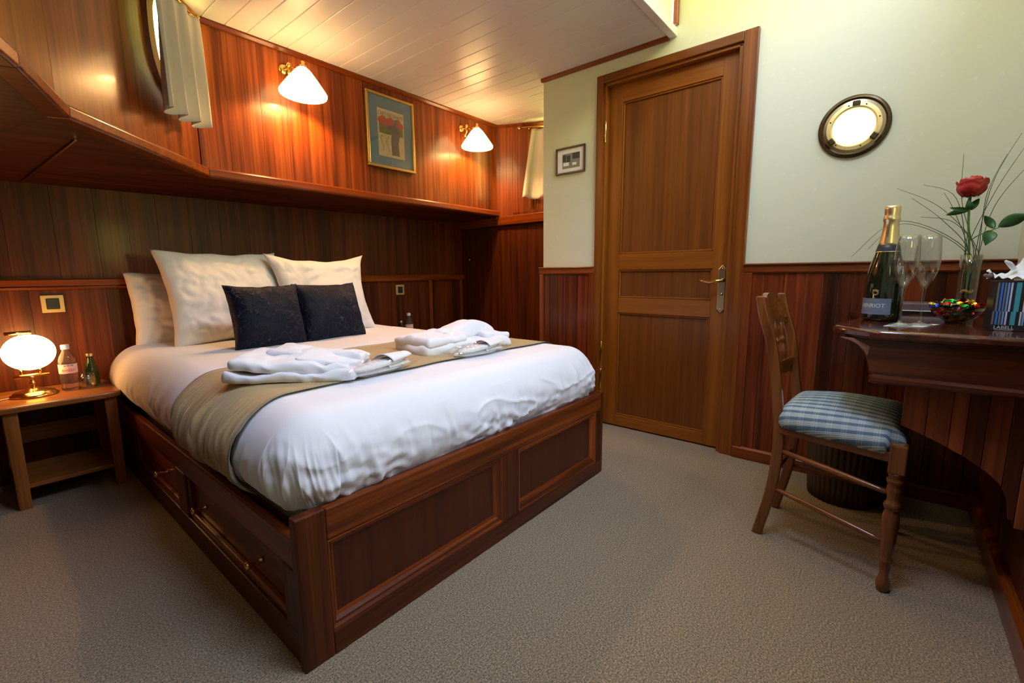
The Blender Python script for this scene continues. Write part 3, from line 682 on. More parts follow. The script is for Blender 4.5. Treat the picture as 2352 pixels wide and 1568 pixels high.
# --- ceiling
ce = struct('ceiling', 'white planked ceiling over the bed', (1.5, 1.8, ZC))
build(MB().box(-1.76, 3.42, 0.985, 2.75, ZC + 0.014, ZC + 0.05), 'backing', 'white_paint', ce)
x = 0.956 - 0.0985 * 12
pm = None
while x < 3.4:
    if pm is None:
        pl = MB().box(-0.0485, 0.0485, -0.83, 0.80, 0, 0.014)
        pm = pl.mesh('plank'); pm.materials.append(M['white_paint'])
    o = bpy.data.objects.new('plank', pm); COL.objects.link(o); o.parent = ce
    o.location = V((x + 0.0492, 1.82, ZC)) - ce.location
    b = o.modifiers.new('bevel', 'BEVEL'); b.width = 0.004; b.segments = 2; b.limit_method = 'ANGLE'
    x += 0.0985
fa = struct('trim_6', 'white boarded fascia where the ceiling steps up', (2.0, 0.97, ZC))
build(MB().box(-1.76, XD, 0.945, 0.985, ZC - 0.012, ZC + 0.028), 'edge_board', 'white_paint', fa, bevel=0.004)
fx = XD - 0.035
while fx > 1.0:
    build(MB().box(fx - 0.118, fx - 0.002, 0.962, 0.975, ZC + 0.028, 3.15), 'fascia_board', 'white_paint', fa, bevel=0.003); fx -= 0.12
build(MB().box(-1.76, 1.1, 0.962, 0.975, ZC + 0.028, 3.15), 'fascia_panel', 'white_paint', fa)
build(MB().box(XD - 0.028, XD, 0.938, 0.962, ZC + 0.04, 3.15), 'corner_strip', 'trim_z', fa, bevel=0.003)
rc = struct('ceiling_raised', 'raised white roof above the desk with a skylight', (0.5, 0.3, 3.1))
SX0, SX1, SY0, SY1 = 0.45, 1.05, 0.10, 0.60
for x0, x1, y0, y1 in ((-1.76, SX0, -0.44, 0.99), (SX1, XD + .1, -0.44, 0.99), (SX0, SX1, -0.44, SY0), (SX0, SX1, SY1, 0.99)):
    build(MB().box(x0, x1, y0, y1, 3.10, 3.15), 'panel', 'white_paint', rc)
build(MB().box(SX0, SX1, SY0, SY1, 3.135, 3.14), 'pane', 'pane', rc)
# mouldings at the ceiling edge
t = struct('trim_7', 'dark red crown moulding along the lamp wall', (1.8, YU, ZC))
cp = [(0, ZC - 0.022), (0.010, ZC - 0.022), (0.024, ZC - 0.008), (0.024, ZC), (0, ZC)]
profile_bar('moulding', cp, (0.81, YU - .012), (2.95, YU - .012), (0, -1), 'trim_x', t)
profile_bar('moulding', cp, (A2[0], A2[1]), (B2[0], B2[1]), (MN.x, MN.y), 'trim_x', t)
profile_bar('moulding', cp, (PA.x, PA.y), (PB.x, PB.y), (an.x, an.y), 'trim_x', t)
profile_bar('moulding', [(0, ZC - 0.02), (0.014, ZC - 0.02), (0.02, ZC - 0.006), (0.02, ZC), (0, ZC)], (XD, 1.79), (XD, 0.985), (-1, 0), 'trim_y', t)

# --- porthole in the door wall
ph = struct('window_4', 'round brass porthole glowing in the cream wall', (XD, 0.178, 1.545))
pc = V((XD, 0.178, 1.545)); pax = (V((0, 1, 0)), V((0, 0, 1)), V((-1, 0, 0)))
build(MB().lathe([(0.124, 0.0), (0.124, 0.010), (0.119, 0.016), (0.112, 0.018), (0.106, 0.012), (0.104, 0.0)], pc, 56, pax, False), 'rim', 'bronze', ph, autos=True)
build(MB().lathe([(0.107, 0.0), (0.107, 0.010), (0.094, 0.012), (0.092, 0.002)], pc, 56, pax, False), 'flange', 'brass_old', ph, autos=True)
build(MB().lathe([(0.094, 0.003), (0.094, 0.013), (0.080, 0.015), (0.074, 0.010), (0.072, 0.002)], pc, 56, pax, False), 'ring', 'lit_brass', ph, autos=True)
build(MB().lathe([(0.0005, 0.003), (0.076, 0.003), (0.076, 0.001), (0.0005, 0.001)], pc, 48, pax, False), 'pane', 'porthole_glass', ph)
for a in (20, 75, 115, 165, 250, 310):
    an_ = math.radians(a); build(MB().ellipsoid(pc + V((-0.015, 0.087 * math.cos(an_), 0.087 * math.sin(an_))), 0.002, 0.003, 0.003, 8, 5), 'screw', 'bronze', ph)
for a in (-35, 215, 92):
    an_ = math.radians(a); e = V((0, math.cos(an_), math.sin(an_))); tn = V((0, -math.sin(an_), math.cos(an_)))
    build(MB().obox(pc + V((-0.018, 0, 0)) + e * 0.088, e, tn, V((1, 0, 0)), 0.022, 0.026, 0.014), 'clamp', 'bronze', ph, bevel=0.004)

# ================================================================== BED
BX0, BX1, FY = 0.416, 1.870, 0.997
bed = thing('bed', 'mahogany bed frame with panelled footboard and side drawers', 'bed', (1.14, 2.0, 0))
# footboard
FB = 0.030
def fbox(x0, x1, z0, z1, y0=FY, y1=FY + FB): return MB().box(x0, x1, y0, y1, z0, z1)
fbd = build(fbox(BX0, 0.491, 0.0, 0.396), 'footboard', 'mahogd_z', bed, bevel=0.004)
build(fbox(0.491, 1.846, 0.312, 0.394), 'top_rail', 'mahog_x', fbd, bevel=0.004)
build(fbox(0.491, 1.846, 0.0, 0.064), 'bottom_rail', 'mahogd_x', fbd, bevel=0.003)
build(fbox(1.143, 1.232, 0.064, 0.312), 'centre_stile', 'mahogd_z', fbd, bevel=0.003)
build(fbox(1.846, BX1, 0.0, 0.396), 'end_stile', 'mahogd_z', fbd, bevel=0.004)
build(fbox(1.806, 1.846, 0.064, 0.312), 'end_stile', 'mahogd_z', fbd, bevel=0.003)
def raised_frame(x0, x1, z0, z1, w, y, parent):
    """stepped picture-frame moulding lining a recessed panel"""
    t_, s_ = w * .55, w * .45
    def step(k, d0, d1):
        a0, a1, c0, c1 = x0 + s_ * (1 - k), x1 - w * (1 - k), z0 + w * (1 - k), z1 - t_ * (1 - k)
        return [(a0, c0), (a1, c0), (a1, c1), (a0, c1)]
    levels = [(1.0, 0.001), (0.80, 0.001), (0.62, 0.006), (0.45, 0.0045), (0.25, 0.0105), (0.0, 0.0135)]
    sides = (('mahog_x', 0, 1), ('mahog_z', 1, 2), ('mahog_x', 2, 3), ('mahog_z', 3, 0))
    for mt, i, j in sides:
        mb = MB(); vs_ = []
        for k, dep in levels:
            r_ = step(k, 0, 0); vs_ += [(r_[i][0], y + dep, r_[i][1]), (r_[j][0], y + dep, r_[j][1])]
        mb.add(vs_, [(2 * q, 2 * q + 1, 2 * q + 3, 2 * q + 2) for q in range(len(levels) - 1)])
        build(mb, 'moulding', mt, parent)
for x0, x1 in ((0.491, 1.143), (1.232, 1.806)):
    p = build(MB().box(x0, x1, FY + 0.014, FY + 0.024, 0.064, 0.312), 'footboard_panel', 'panel_veneer', bed)
    raised_frame(x0, x1, 0.064, 0.312, 0.042, FY, p)
# side towards the table
def sbox(y0, y1, z0, z1, x0=BX0, x1=BX0 + 0.03): return MB().box(x0, x1, y0, y1, z0, z1)
sd = build(sbox(FY + FB, 3.0, 0.252, 0.335, BX0 + 0.006), 'side_rail', 'mahog_y', bed, bevel=0.005)
build(sbox(FY + FB, 3.0, 0.0, 0.085, BX0 + 0.006), 'plinth_rail', 'mahogd_y', bed, bevel=0.003)
for y0, y1 in ((FY + FB, 1.10), (1.885, 1.985), (2.62, 3.0)):
    build(sbox(y0, y1, 0.085, 0.252, BX0 + 0.006), 'side_stile', 'mahogd_z', bed, bevel=0.003)
for y0, y1 in ((1.10, 1.885), (1.985, 2.62)):
    d = build(MB().box(BX0 + 0.030, BX0 + 0.046, y0, y1, 0.085, 0.252), 'drawer', 'mahog_y', bed)
    for (a, b, c, e) in ((y0, y1, 0.085, 0.108), (y0, y0 + .018, 0.085, 0.252), (y1 - .018, y1, 0.085, 0.252)):
        build(MB().box(BX0 + 0.014, BX0 + 0.032, a, b, c, e), 'moulding', 'mahog_y', d, bevel=0.005)
    for yy in ((1.287, 1.745) if y0 < 1.5 else (2.2,)):
        build(MB().lathe([(0.009, 0), (0.006, 0.006), (0.004, 0.012), (0.005, 0.030), (0.010, 0.036), (0.012, 0.041), (0.009, 0.046), (0.001, 0.047)], (BX0 + 0.030, yy, 0.165), 12, (V((0, 1, 0)), V((0, 0, 1)), V((-1, 0, 0)))), 'pull', 'brass', d, smooth=True)
build(MB().box(BX0 + 0.05, BX1 - 0.03, FY + FB + 0.01, 3.0, 0.27, 0.315), 'slat_base', 'mahogd_y', bed)
build(MB().box(BX1 - 0.024, BX1, FY + FB, 3.0, 0.0, 0.335), 'side_panel', 'mahogd_y', bed, bevel=0.003)

# mattress and duvet
MX0, MX1, MY0, MY1, MZ0, MZ1 = 0.412, 1.888, 1.015, 3.02, 0.330, 0.612
mc = V(((MX0 + MX1) / 2, (MY0 + MY1) / 2, (MZ0 + MZ1) / 2)); mh = V(((MX1 - MX0) / 2, (MY1 - MY0) / 2, (MZ1 - MZ0) / 2)); mr_ = V((0.135, 0.125, 0.1405))
def fold(a, z, n):
    """gathers on the hanging sides; a = distance along the edge"""
    s = 1 - min(1, abs(n.z) * 1.25)
    s = s * s * (3 - 2 * s)
    g = noise.noise(V((a * 26, z * 3.5, 0.3))) * 0.55 + noise.noise(V((a * 58 + z * 10, z * 5, 4.1))) * 0.45
    g = 1 - abs(g) * 2.2
    low = sstep(0.60, 0.36, z)
    return s * g * (0.0040 + 0.0115 * low)
def bed_surface(p):
    """p: point in the unit box [-1,1]^3 -> duvet surface point and outward normal"""
    q = V((p.x * mh.x, p.y * mh.y, p.z * mh.z)); cl = V([max(-(mh[i] - mr_[i]), min(mh[i] - mr_[i], q[i])) for i in range(3)])
    e = V([(q[i] - cl[i]) / mr_[i] for i in range(3)]); L = e.length
    if L > 1e-6:
        m = max(abs(e.x), abs(e.y), abs(e.z)); e2 = e / L * m
    else: e2 = e
    n = V([e2[i] / mr_[i] for i in range(3)]); n = n.normalized() if n.length > 1e-6 else V((0, 0, 1))
    w = mc + cl + V([e2[i] * mr_[i] for i in range(3)])
    # along-edge coordinate
    a = w.x if abs(n.y) > abs(n.x) else w.y + 7
    if abs(n.x) > 0.05 and abs(n.y) > 0.05: a = w.x - w.y * 0.6
    w += n * fold(a, w.z, n)
    dome = (1 - (p.x) ** 2) * (1 - (p.y) ** 4) if n.z > 0.2 else 0
    w.z += 0.010 * dome + (0.004 * noise.noise(V((w.x * 5, w.y * 5, 1))) if n.z > 0.1 else 0)
    # crisp diagonal creases on the hanging foot and corner folds
    if n.y < -0.15:
        k = sstep(0.585, 0.50, w.z)
        lf = sstep(1.05, 0.60, w.x)
        c1 = (1 - abs(noise.noise(V((w.x * 5 + w.z * 4, w.z * 13 - w.x * 3.0, 3.3))))) ** 9
        c2 = (1 - abs(noise.noise(V((w.x * 15 + w.z * 4, w.z * 2.5, 6.1))))) ** 7
        rt = sstep(1.45, 1.75, w.x)
        w += n * (0.006 * k * c1 * (1 - 0.7 * lf) + 0.008 * k * c2 * max(lf, rt))
    if n.x < -0.3: w += n * 0.005 * sstep(0.59, 0.46, w.z) * (1 - abs(noise.noise(V((w.y * 9, w.z * 2.5, 1.7))))) ** 8
    # foot face: irregular soft creases and rucks near the board
    if n.y < -0.2:
        k = sstep(0.60, 0.46, w.z)
        cr = noise.noise(V((w.x * 9, w.z * 20, 2.0))) + 0.6 * noise.noise(V((w.x * 20 + w.z * 18, w.z * 26, 5)))
        rk = sstep(0.35, 0.75, noise.noise(V((w.x * 4, 9, 9))) + 0.55) * sstep(0.50, 0.41, w.z)
        w += n * (0.005 * k * cr + 0.016 * rk * noise.noise(V((w.x * 30, w.z * 40, 8))))
    return w, n
mat_o = build(MB().box(MX0 + .05, MX1 - .05, MY0 + .05, 3.045, 0.316, 0.50), 'mattress', 'mattress', None, bevel=0.03)
tag(mat_o, 'green ticking mattress showing at the head corner under the white duvet', 'mattress')
def box_grid(nx, ny, nz):
    mb = MB()
    def face(fn, a, b): mb.grid(fn, a, b)
    face(lambda u, v: (2 * u - 1, 2 * v - 1, 1), nx, ny); face(lambda u, v: (2 * u - 1, 1 - 2 * v, -1), 8, 8)
    face(lambda u, v: (2 * u - 1, -1, 2 * v - 1), nx, nz); face(lambda u, v: (1 - 2 * u, 1, 2 * v - 1), nx, nz)
    face(lambda u, v: (-1, 1 - 2 * u, 2 * v - 1), ny, nz); face(lambda u, v: (1, 2 * u - 1, 2 * v - 1), ny, nz)
    return mb
# denser sampling near the rounded edges
def dense(t, h, r):
    k = 1 - r / h; s = abs(t)
    s2 = s / 0.55 * k if s < 0.55 else k + (s - 0.55) / 0.45 * (1 - k)
    return math.copysign(s2, t)
mb = box_grid(260, 280, 60)
mb.map(lambda p: bed_surface(V((dense(p.x, mh.x, mr_.x), dense(p.y, mh.y, mr_.y), p.z)))[0])
tag(build(mb, 'duvet', 'linen', None, smooth=True, weld=True), 'white duvet tucked smoothly over the bed', 'duvet')
# runner across the foot end
def runner_point(u, v, lift):
    """u across the bed from left skirt to right skirt, v from front hem to back hem"""
    Y = lerp(1.262 + 0.012 * math.sin(u * 5), 1.815, v)
    # walk the cross profile: side (0..k), top, side
    a = 0.30
    if u < a: px, pz = -1, lerp(-0.93, 1, u / a)
    elif u > 1 - a: px, pz = 1, lerp(1, -0.93, (u - 1 + a) / a)
    else: px, pz = lerp(-1, 1, (u - a) / (1 - 2 * a)), 1
    w, n = bed_surface(V((px, (Y - mc.y) / mh.y, pz)))
    s = 1 - min(1, abs(n.z)); 
    gather = (0.034 * min(0.55, abs(noise.noise(V((w.y * 40 + w.z * 4, w.z * 1.6, 7))))) + 0.005 * (1 - (1 - abs(noise.noise(V((w.y * 58 - w.z * 3, w.z * 3, 2))))) ** 8)) * sstep(0.10, 0.75, s)
    return w + n * (lift + 0.003 + gather)
NU, NV = 200, 300
mb = MB().grid(lambda u, v: runner_point(u, lerp(0.03, 0.97, v), 0.004), NU, NV)
rn = build(mb, 'bed_runner', 'runner', None, smooth=True)
tag(rn, 'tan bed runner laid across the foot end of the bed', 'bed runner')
for v0, v1 in ((0.0, 0.032), (0.968, 1.0)):
    build(MB().grid(lambda u, v: runner_point(u, lerp(v0, v1, v), 0.0050), NU, 4), 'hem', 'runner_hem', rn, smooth=True)

# pillows
def cushion_mb(w, h, th, ears=0.10, power=0.42, wr=0.009, seed=0, n=56, sag=0.0):
    mb = MB()
    for side in (1, -1):
        def fn(u, v):
            a, b = (2 * u - 1) * side, 2 * v - 1
            x = a * w / 2 * (1 - ears * (1 - b * b) * abs(a) ** 2); z = b * h / 2 * (1 - ears * (1 - a * a) * abs(b) ** 2)
            t = (max(0.0, (1 - a * a)) * max(0.0, (1 - b * b))) ** power * th / 2
            t *= 1 - sag * max(0, b)
            edge = (1 - max(abs(a), abs(b))) 
            nz = noise.noise(V((a * 2.3 + seed, b * 2.3, side * 2))) * wr + abs(noise.noise(V((a * 4 + seed, b * 4 + 3, side)))) * wr * 1.8 + abs(noise.noise(V((a * 9 + b * 3 + seed, b * 6 - a * 3, side)))) * wr * 0.8
            fe = min(1, edge * 5)
            return (x + noise.noise(V((b * 3, seed, 1))) * 0.004, -side * (t + nz * fe), z + noise.noise(V((a * 3, seed, 5))) * 0.006)
        mb.grid(fn, n, n)
    return mb
def place(mb, c, rx=0, rz=0, ry=0):
    R = Matrix.Rotation(rz, 4, 'Z') @ Matrix.Rotation(rx, 4, 'X') @ Matrix.Rotation(ry, 4, 'Y'); c = V(c)
    return mb.map(lambda p: c + R @ p)
def pillow(name, label, cat, w, h, th, c, rx, rz, mat, group=None, **kw):
    ry = kw.pop('ry', 0)
    o = build(place(cushion_mb(w, h, th, **kw), c, rx, rz, ry), name, mat, None, smooth=True, weld=True)
    return tag(o, label, cat, group)
D = math.radians
pillow('pillow', 'white sleeping pillow standing at the far left behind the others', 'pillow', 0.56, 0.40, 0.15, (0.80, 2.93, 0.778), D(-14), D(-2), 'pillow', 'white pillows on the bed', ears=0.05, seed=3, power=0.36)
pillow('pillow', 'white sleeping pillow hidden behind the large right pillow', 'pillow', 0.56, 0.38, 0.15, (1.46, 2.93, 0.768), D(-14), D(2), 'pillow', 'white pillows on the bed', ears=0.05, seed=9, power=0.36)
pillow('pillow', 'large square white pillow on the left, behind the navy cushions', 'pillow', 0.60, 0.52, 0.17, (0.905, 2.715, 0.838), D(-20), D(3), 'pillow', 'white pillows on the bed', ears=0.10, seed=14, power=0.38, sag=0.1)
pillow('pillow', 'large square white pillow on the right with pointed top corners', 'pillow', 0.60, 0.51, 0.17, (1.380, 2.605, 0.832), D(-18), D(-4), 'pillow', 'white pillows on the bed', ears=0.20, seed=21, power=0.44, sag=0.25)
pillow('cushion', 'navy velvet cushion on the left with curling stitched pattern', 'cushion', 0.335, 0.315, 0.15, (0.912, 2.275, 0.758), D(-17), D(-1), 'velvet', 'navy velvet cushions', ears=0.09, seed=31, n=36, wr=0.004)
pillow('cushion', 'navy velvet cushion on the right leaning on the right pillow', 'cushion', 0.365, 0.315, 0.15, (1.238, 2.285, 0.758), D(-18), D(5), 'velvet', 'navy velvet cushions', ears=0.09, seed=37, n=36, wr=0.004)

# folded bathrobes
def slab(w, d, h, seed, r=0.45, nx=40, ny=28, lump=0.006):
    """soft rounded slab centred on origin, base at z=0"""
    mb = box_grid(nx, ny, 10)
    def f(p):
        q = V(p); m = max(abs(q.x), abs(q.y), abs(q.z))
        rr = V((min(0.5, h * r * 2 / w), min(0.5, h * r * 2 / d), 0.95))
        cl = V([max(-(1 - rr[i]), min(1 - rr[i], q[i])) for i in range(3)]); e = V([(q[i] - cl[i]) / rr[i] for i in range(3)]); L = e.length
        if L > 1e-6: e = e / L * max(abs(e.x), abs(e.y), abs(e.z))
        s = V([cl[i] + e[i] * rr[i] for i in range(3)])
        o = V((s.x * w / 2, s.y * d / 2, (s.z + 1) * h / 2))
        k = noise.noise(V((o.x * 9 + seed, o.y * 9, o.z * 9))); k2 = noise.noise(V((o.x * 25 + seed, o.y * 25, o.z * 25)))
        up = max(0, s.z)
        return o + V((k * 0.010, k2 * 0.006, (k * lump + k2 * lump * 0.4) * (0.3 + up)))
    return mb.map(f)
def xf(mb, c, rz, tilt=0, tilty=0):
    R = Matrix.Rotation(rz, 4, 'Z') @ Matrix.Rotation(tilt, 4, 'X') @ Matrix.Rotation(tilty, 4, 'Y'); c = V(c); return mb.map(lambda p: c + R @ p)
ZT = 0.632
def roll_mb(L, r, seed, flat=0.8):
    return MB().grid(lambda u, v: ((v - .5) * L * (1 - 0.04 * math.cos(u * 2 * PI)), r * math.cos(u * 2 * PI) * (1 if 0.02 < v < 0.98 else 0.3) * (1 + 0.2 * noise.noise(V((v * 5, seed, 0)))), flat * r * math.sin(u * 2 * PI) * (1 if 0.02 < v < 0.98 else 0.3) + 0.008 * noise.noise(V((v * 6, u * 3 + seed, 2)))), 24, 30, closeu=True)
# left robe: long side faces the camera (front edge runs towards +x -y)
R1 = thing('bathrobe', 'folded white bathrobe on the left side of the bed runner', 'bathrobe', (0.691, 1.470, ZT - 0.006), 0, 'folded bathrobes on the bed')
a1 = D(-46)
def r1(dx, dy, dz): 
    return V((0.691, 1.470, ZT - 0.012)) + Matrix.Rotation(a1, 3, 'Z') @ V((dx, dy, dz))
build(xf(slab(0.40, 0.25, 0.040, 1, lump=0.014), r1(-0.01, 0, 0), a1, D(0)), 'lower_fold', 'terry', R1, smooth=True, weld=True)
build(xf(slab(0.37, 0.24, 0.038, 5, lump=0.016), r1(-0.010, 0.008, 0.029), a1 + D(2), D(2), D(5)), 'upper_fold', 'terry', R1, smooth=True, weld=True)
build(xf(slab(0.32, 0.12, 0.026, 8, lump=0.012), r1(0.03, 0.075, 0.050), a1 + D(-6), 0, D(5)), 'collar', 'terry', R1, smooth=True, weld=True)
build(xf(slab(0.20, 0.17, 0.024, 12, lump=0.010), r1(0.090, 0.02, 0.042), a1 + D(6), 0, D(9)), 'sleeve', 'terry', R1, smooth=True, weld=True)
# right robe
R2 = thing('bathrobe', 'folded white bathrobe with raised hood on the right of the runner', 'bathrobe', (1.37, 1.47, ZT - 0.006), 0, 'folded bathrobes on the bed')
a2 = D(-8)
def r2(dx, dy, dz): return V((1.375, 1.475, ZT - 0.020)) + Matrix.Rotation(a2, 3, 'Z') @ V((dx, dy, dz))
build(xf(slab(0.47, 0.26, 0.060, 21, lump=0.012), r2(0, 0, 0), a2), 'lower_fold', 'terry', R2, smooth=True, weld=True)
build(xf(slab(0.21, 0.25, 0.040, 25, lump=0.012), r2(-0.125, 0, 0.044), a2 + D(4), 0, D(-3)), 'upper_fold', 'terry', R2, smooth=True, weld=True)
build(xf(slab(0.26, 0.17, 0.058, 29, lump=0.016), r2(0.03, 0.04, 0.046), a2 + D(12), 0, D(-4)), 'collar', 'terry', R2, smooth=True, weld=True)
mbh = MB().ellipsoid((0, 0, 0), 0.105, 0.085, 0.048, 28, 16)
mbh.map(lambda p: p * (1 + 0.16 * noise.noise(p * 14)))
build(xf(mbh, r2(0.155, 0.055, 0.074), a2 + D(10), 0, D(8)), 'hood', 'terry', R2, smooth=True, weld=True)
build(xf(roll_mb(0.22, 0.026, 3), r2(0.0, -0.02, 0.075), a2 + D(28)), 'belt', 'terry', R2, smooth=True)
build(xf(slab(0.14, 0.16, 0.036, 33), r2(0.175, -0.02, 0.040), a2 - D(8), 0, D(4)), 'sleeve', 'terry', R2, smooth=True, weld=True)

# slippers in clear plastic
def slipper_mb(L=0.235, W=0.084, h=0.014):
    def outline(t):
        a = 2 * PI * t; x = math.cos(a) * L / 2; w = W / 2 * (0.86 + 0.14 * math.cos(a + 0.4)) * (1 - 0.12 * math.exp(-(x / 0.05) ** 2))
        return x, math.sin(a) * w
    mb = MB(); prof = [(0.001, 0), (0.93, 0), (1.0, h * .3), (1.0, h * .7), (0.93, h), (0.001, h * 1.05)]
    n = 36; o = []
    for r, z in prof:
        for k in range(n):
            x, y = outline(k / n); o.append((x * r, y * r, z))
    mb.add(o, [(i * n + k, i * n + (k + 1) % n, (i + 1) * n + (k + 1) % n, (i + 1) * n + k) for i in range(len(prof) - 1) for k in range(n)])
    return mb
def strap_mb(L=0.11, W=0.094):
    return MB().grid(lambda u, v: (0.02 + u * L, (v - .5) * W * (1 - 0.35 * u), 0.012 + 0.020 * math.sin(PI * v) ** 0.7 * (1 - 0.5 * u)), 12, 12)
def slipper_pack(label, c, rz, flip):
    r = thing('slipper_pack', label, 'slippers', c, 0, 'slipper packs on the bed')
    for i, (dy, dz, tl) in enumerate(((0.008, 0.003, 0), (-0.004, 0.023, 3))):
        def T(mb): return xf(mb, V(c) + Matrix.Rotation(rz, 3, 'Z') @ V((0.006 * i, dy, dz)), rz + D(4 * i), 0, D(-tl))
        s = build(T(slipper_mb()), 'slipper', 'slipper', r, smooth=True); build(T(strap_mb()), 'strap', 'slipper', s, smooth=True, solid=0.002)
    mb = box_grid(30, 16, 4)
    def f(p):
        x, y = p.x * 0.145, p.y * 0.062
        b = (1 - abs(p.x) ** 3) * (1 - abs(p.y) ** 4)
        return V((x, y * (1 - 0.1 * abs(p.x)), 0.022 + p.z * (0.002 + 0.022 * b) + 0.004 * noise.noise(V((x * 60, y * 60, p.z)))))
    build(xf(mb.map(f), c, rz), 'plastic_wrap', 'wrap', r, weld=True)
slipper_pack('white slippers in clear plastic against the left bathrobe', (0.850, 1.292, ZT - 0.004), D(8), 0)
slipper_pack('white slippers in clear plastic in front of the right bathrobe', (1.315, 1.282, ZT - 0.010), D(-2), 1)

# ================================================================== BEDSIDE TABLES AND WHAT STANDS ON THEM
ZN = 0.440
ns = thing('nightstand', 'small honey-coloured bedside table left of the bed', 'side table', (0.18, 2.84, 0), 0, 'bedside tables')
def rr_poly(x0, x1, y0, y1, r, z, n=6):
    pts = []
    for cx, cy, a0 in ((x1 - r, y0 + r, -90), (x1 - r, y1 - r, 0), (x0 + r, y1 - r, 90), (x0 + r, y0 + r, 180)):
        for k in range(n + 1):
            a = D(a0 + 90 * k / n); pts.append((cx + r * math.cos(a), cy + r * math.sin(a), z))
    return pts
def make_stand(ns, dx, dy):
    build(MB().prism(rr_poly(-0.075 + dx, 0.405 + dx, 2.645 + dy, 3.045 + dy, 0.035, 0), (0, 0, ZN - 0.026), (0, 0, ZN)), 'table_top', 'oak_x', ns, bevel=0.006)
    for x, y, sx in ((0.058, 2.69, 1), (0.366, 2.69, -1), (0.058, 3.0, 1), (0.366, 3.0, -1)):
        mb = MB(); zs = (0.0, ZN - 0.026)
        mb.add([(x + dx + a * 0.019, y + dy + b * 0.019, zs[0]) for a, b in ((-1, -1), (1, -1), (1, 1), (-1, 1))] + [(x + dx + a * 0.022, y + dy + b * 0.022, zs[1]) for a, b in ((-1, -1), (1, -1), (1, 1), (-1, 1))],
               [(3, 2, 1, 0), (4, 5, 6, 7), (0, 1, 5, 4), (1, 2, 6, 5), (2, 3, 7, 6), (3, 0, 4, 7)])
        build(mb, 'leg', 'oak_z', ns, bevel=0.003)
    build(MB().box(0.04 + dx, 0.385 + dx, 2.675 + dy, 3.0 + dy, 0.085, 0.103), 'shelf', 'oak_x', ns, bevel=0.002)
    build(MB().box(0.05 + dx, 0.375 + dx, 2.990 + dy, 3.005 + dy, 0.20, 0.275), 'back_rail', 'oak_x', ns, bevel=0.002)
make_stand(ns, 0, 0)
ns2 = thing('nightstand', 'small honey-coloured bedside table on the far side of the bed', 'side table', (2.28, 2.84, 0), 0, 'bedside tables')
make_stand(ns2, 2.08, 0)

# table lamp
LP = V((0.145, 2.85, ZN))
tl = thing('table_lamp', 'lit brass lamp with oval opal glass shade on the bedside table', 'lamp', tuple(LP))
build(MB().lathe([(0.001, 0), (0.076, 0), (0.078, 0.006), (0.070, 0.010), (0.066, 0.016), (0.045, 0.024), (0.020, 0.032), (0.012, 0.038)], LP, 36), 'base', 'brass', tl, smooth=True)
build(MB().lathe([(0.012, 0.036), (0.007, 0.042), (0.010, 0.050), (0.012, 0.056), (0.007, 0.062), (0.006, 0.075), (0.010, 0.080), (0.006, 0.086)], LP, 16), 'stem', 'brass', tl, smooth=True)
la = V((math.cos(D(10)), math.sin(D(10)), 0))
build(MB().tube([LP + la * -0.055 + V((0, 0, 0.088)), LP + la * 0.055 + V((0, 0, 0.088))], 0.008, 10), 'lower_arm', 'brass', tl, smooth=True)
for s in (-0.03, 0.03): build(MB().tube([LP + la * s + V((0, 0, 0.088)), LP + la * s + V((0, 0, 0.125))], 0.004, 8), 'prong', 'brass', tl, smooth=True)
build(MB().ellipsoid(LP + V((0.004, 0, 0.190)), 0.084, 0.075, 0.077, 32, 20), 'lamp_shade', 'opal_table', tl, smooth=True)
build(MB().tube([LP + la * -0.05 + V((-0.01, 0, 0.277)), LP + la * 0.03 + V((-0.01, 0, 0.277))], 0.007, 10), 'upper_arm', 'brass', tl, smooth=True)
build(MB().tube([LP + V((-0.02, 0, 0.258)), LP + V((-0.02, 0, 0.279))], 0.004, 8), 'prong', 'brass', tl, smooth=True)
cab = build(MB().tube([LP + V((-0.07, -0.01, 0.004)), LP + V((-0.11, -0.03, 0.004)), LP + V((-0.15, -0.01, 0.006)), LP + V((-0.21, 0.06, 0.004)), LP + V((-0.23, 0.10, -0.02)), LP + V((-0.235, 0.11, -0.30))], 0.0022, 6), 'cord', 'cable', tl, smooth=True)

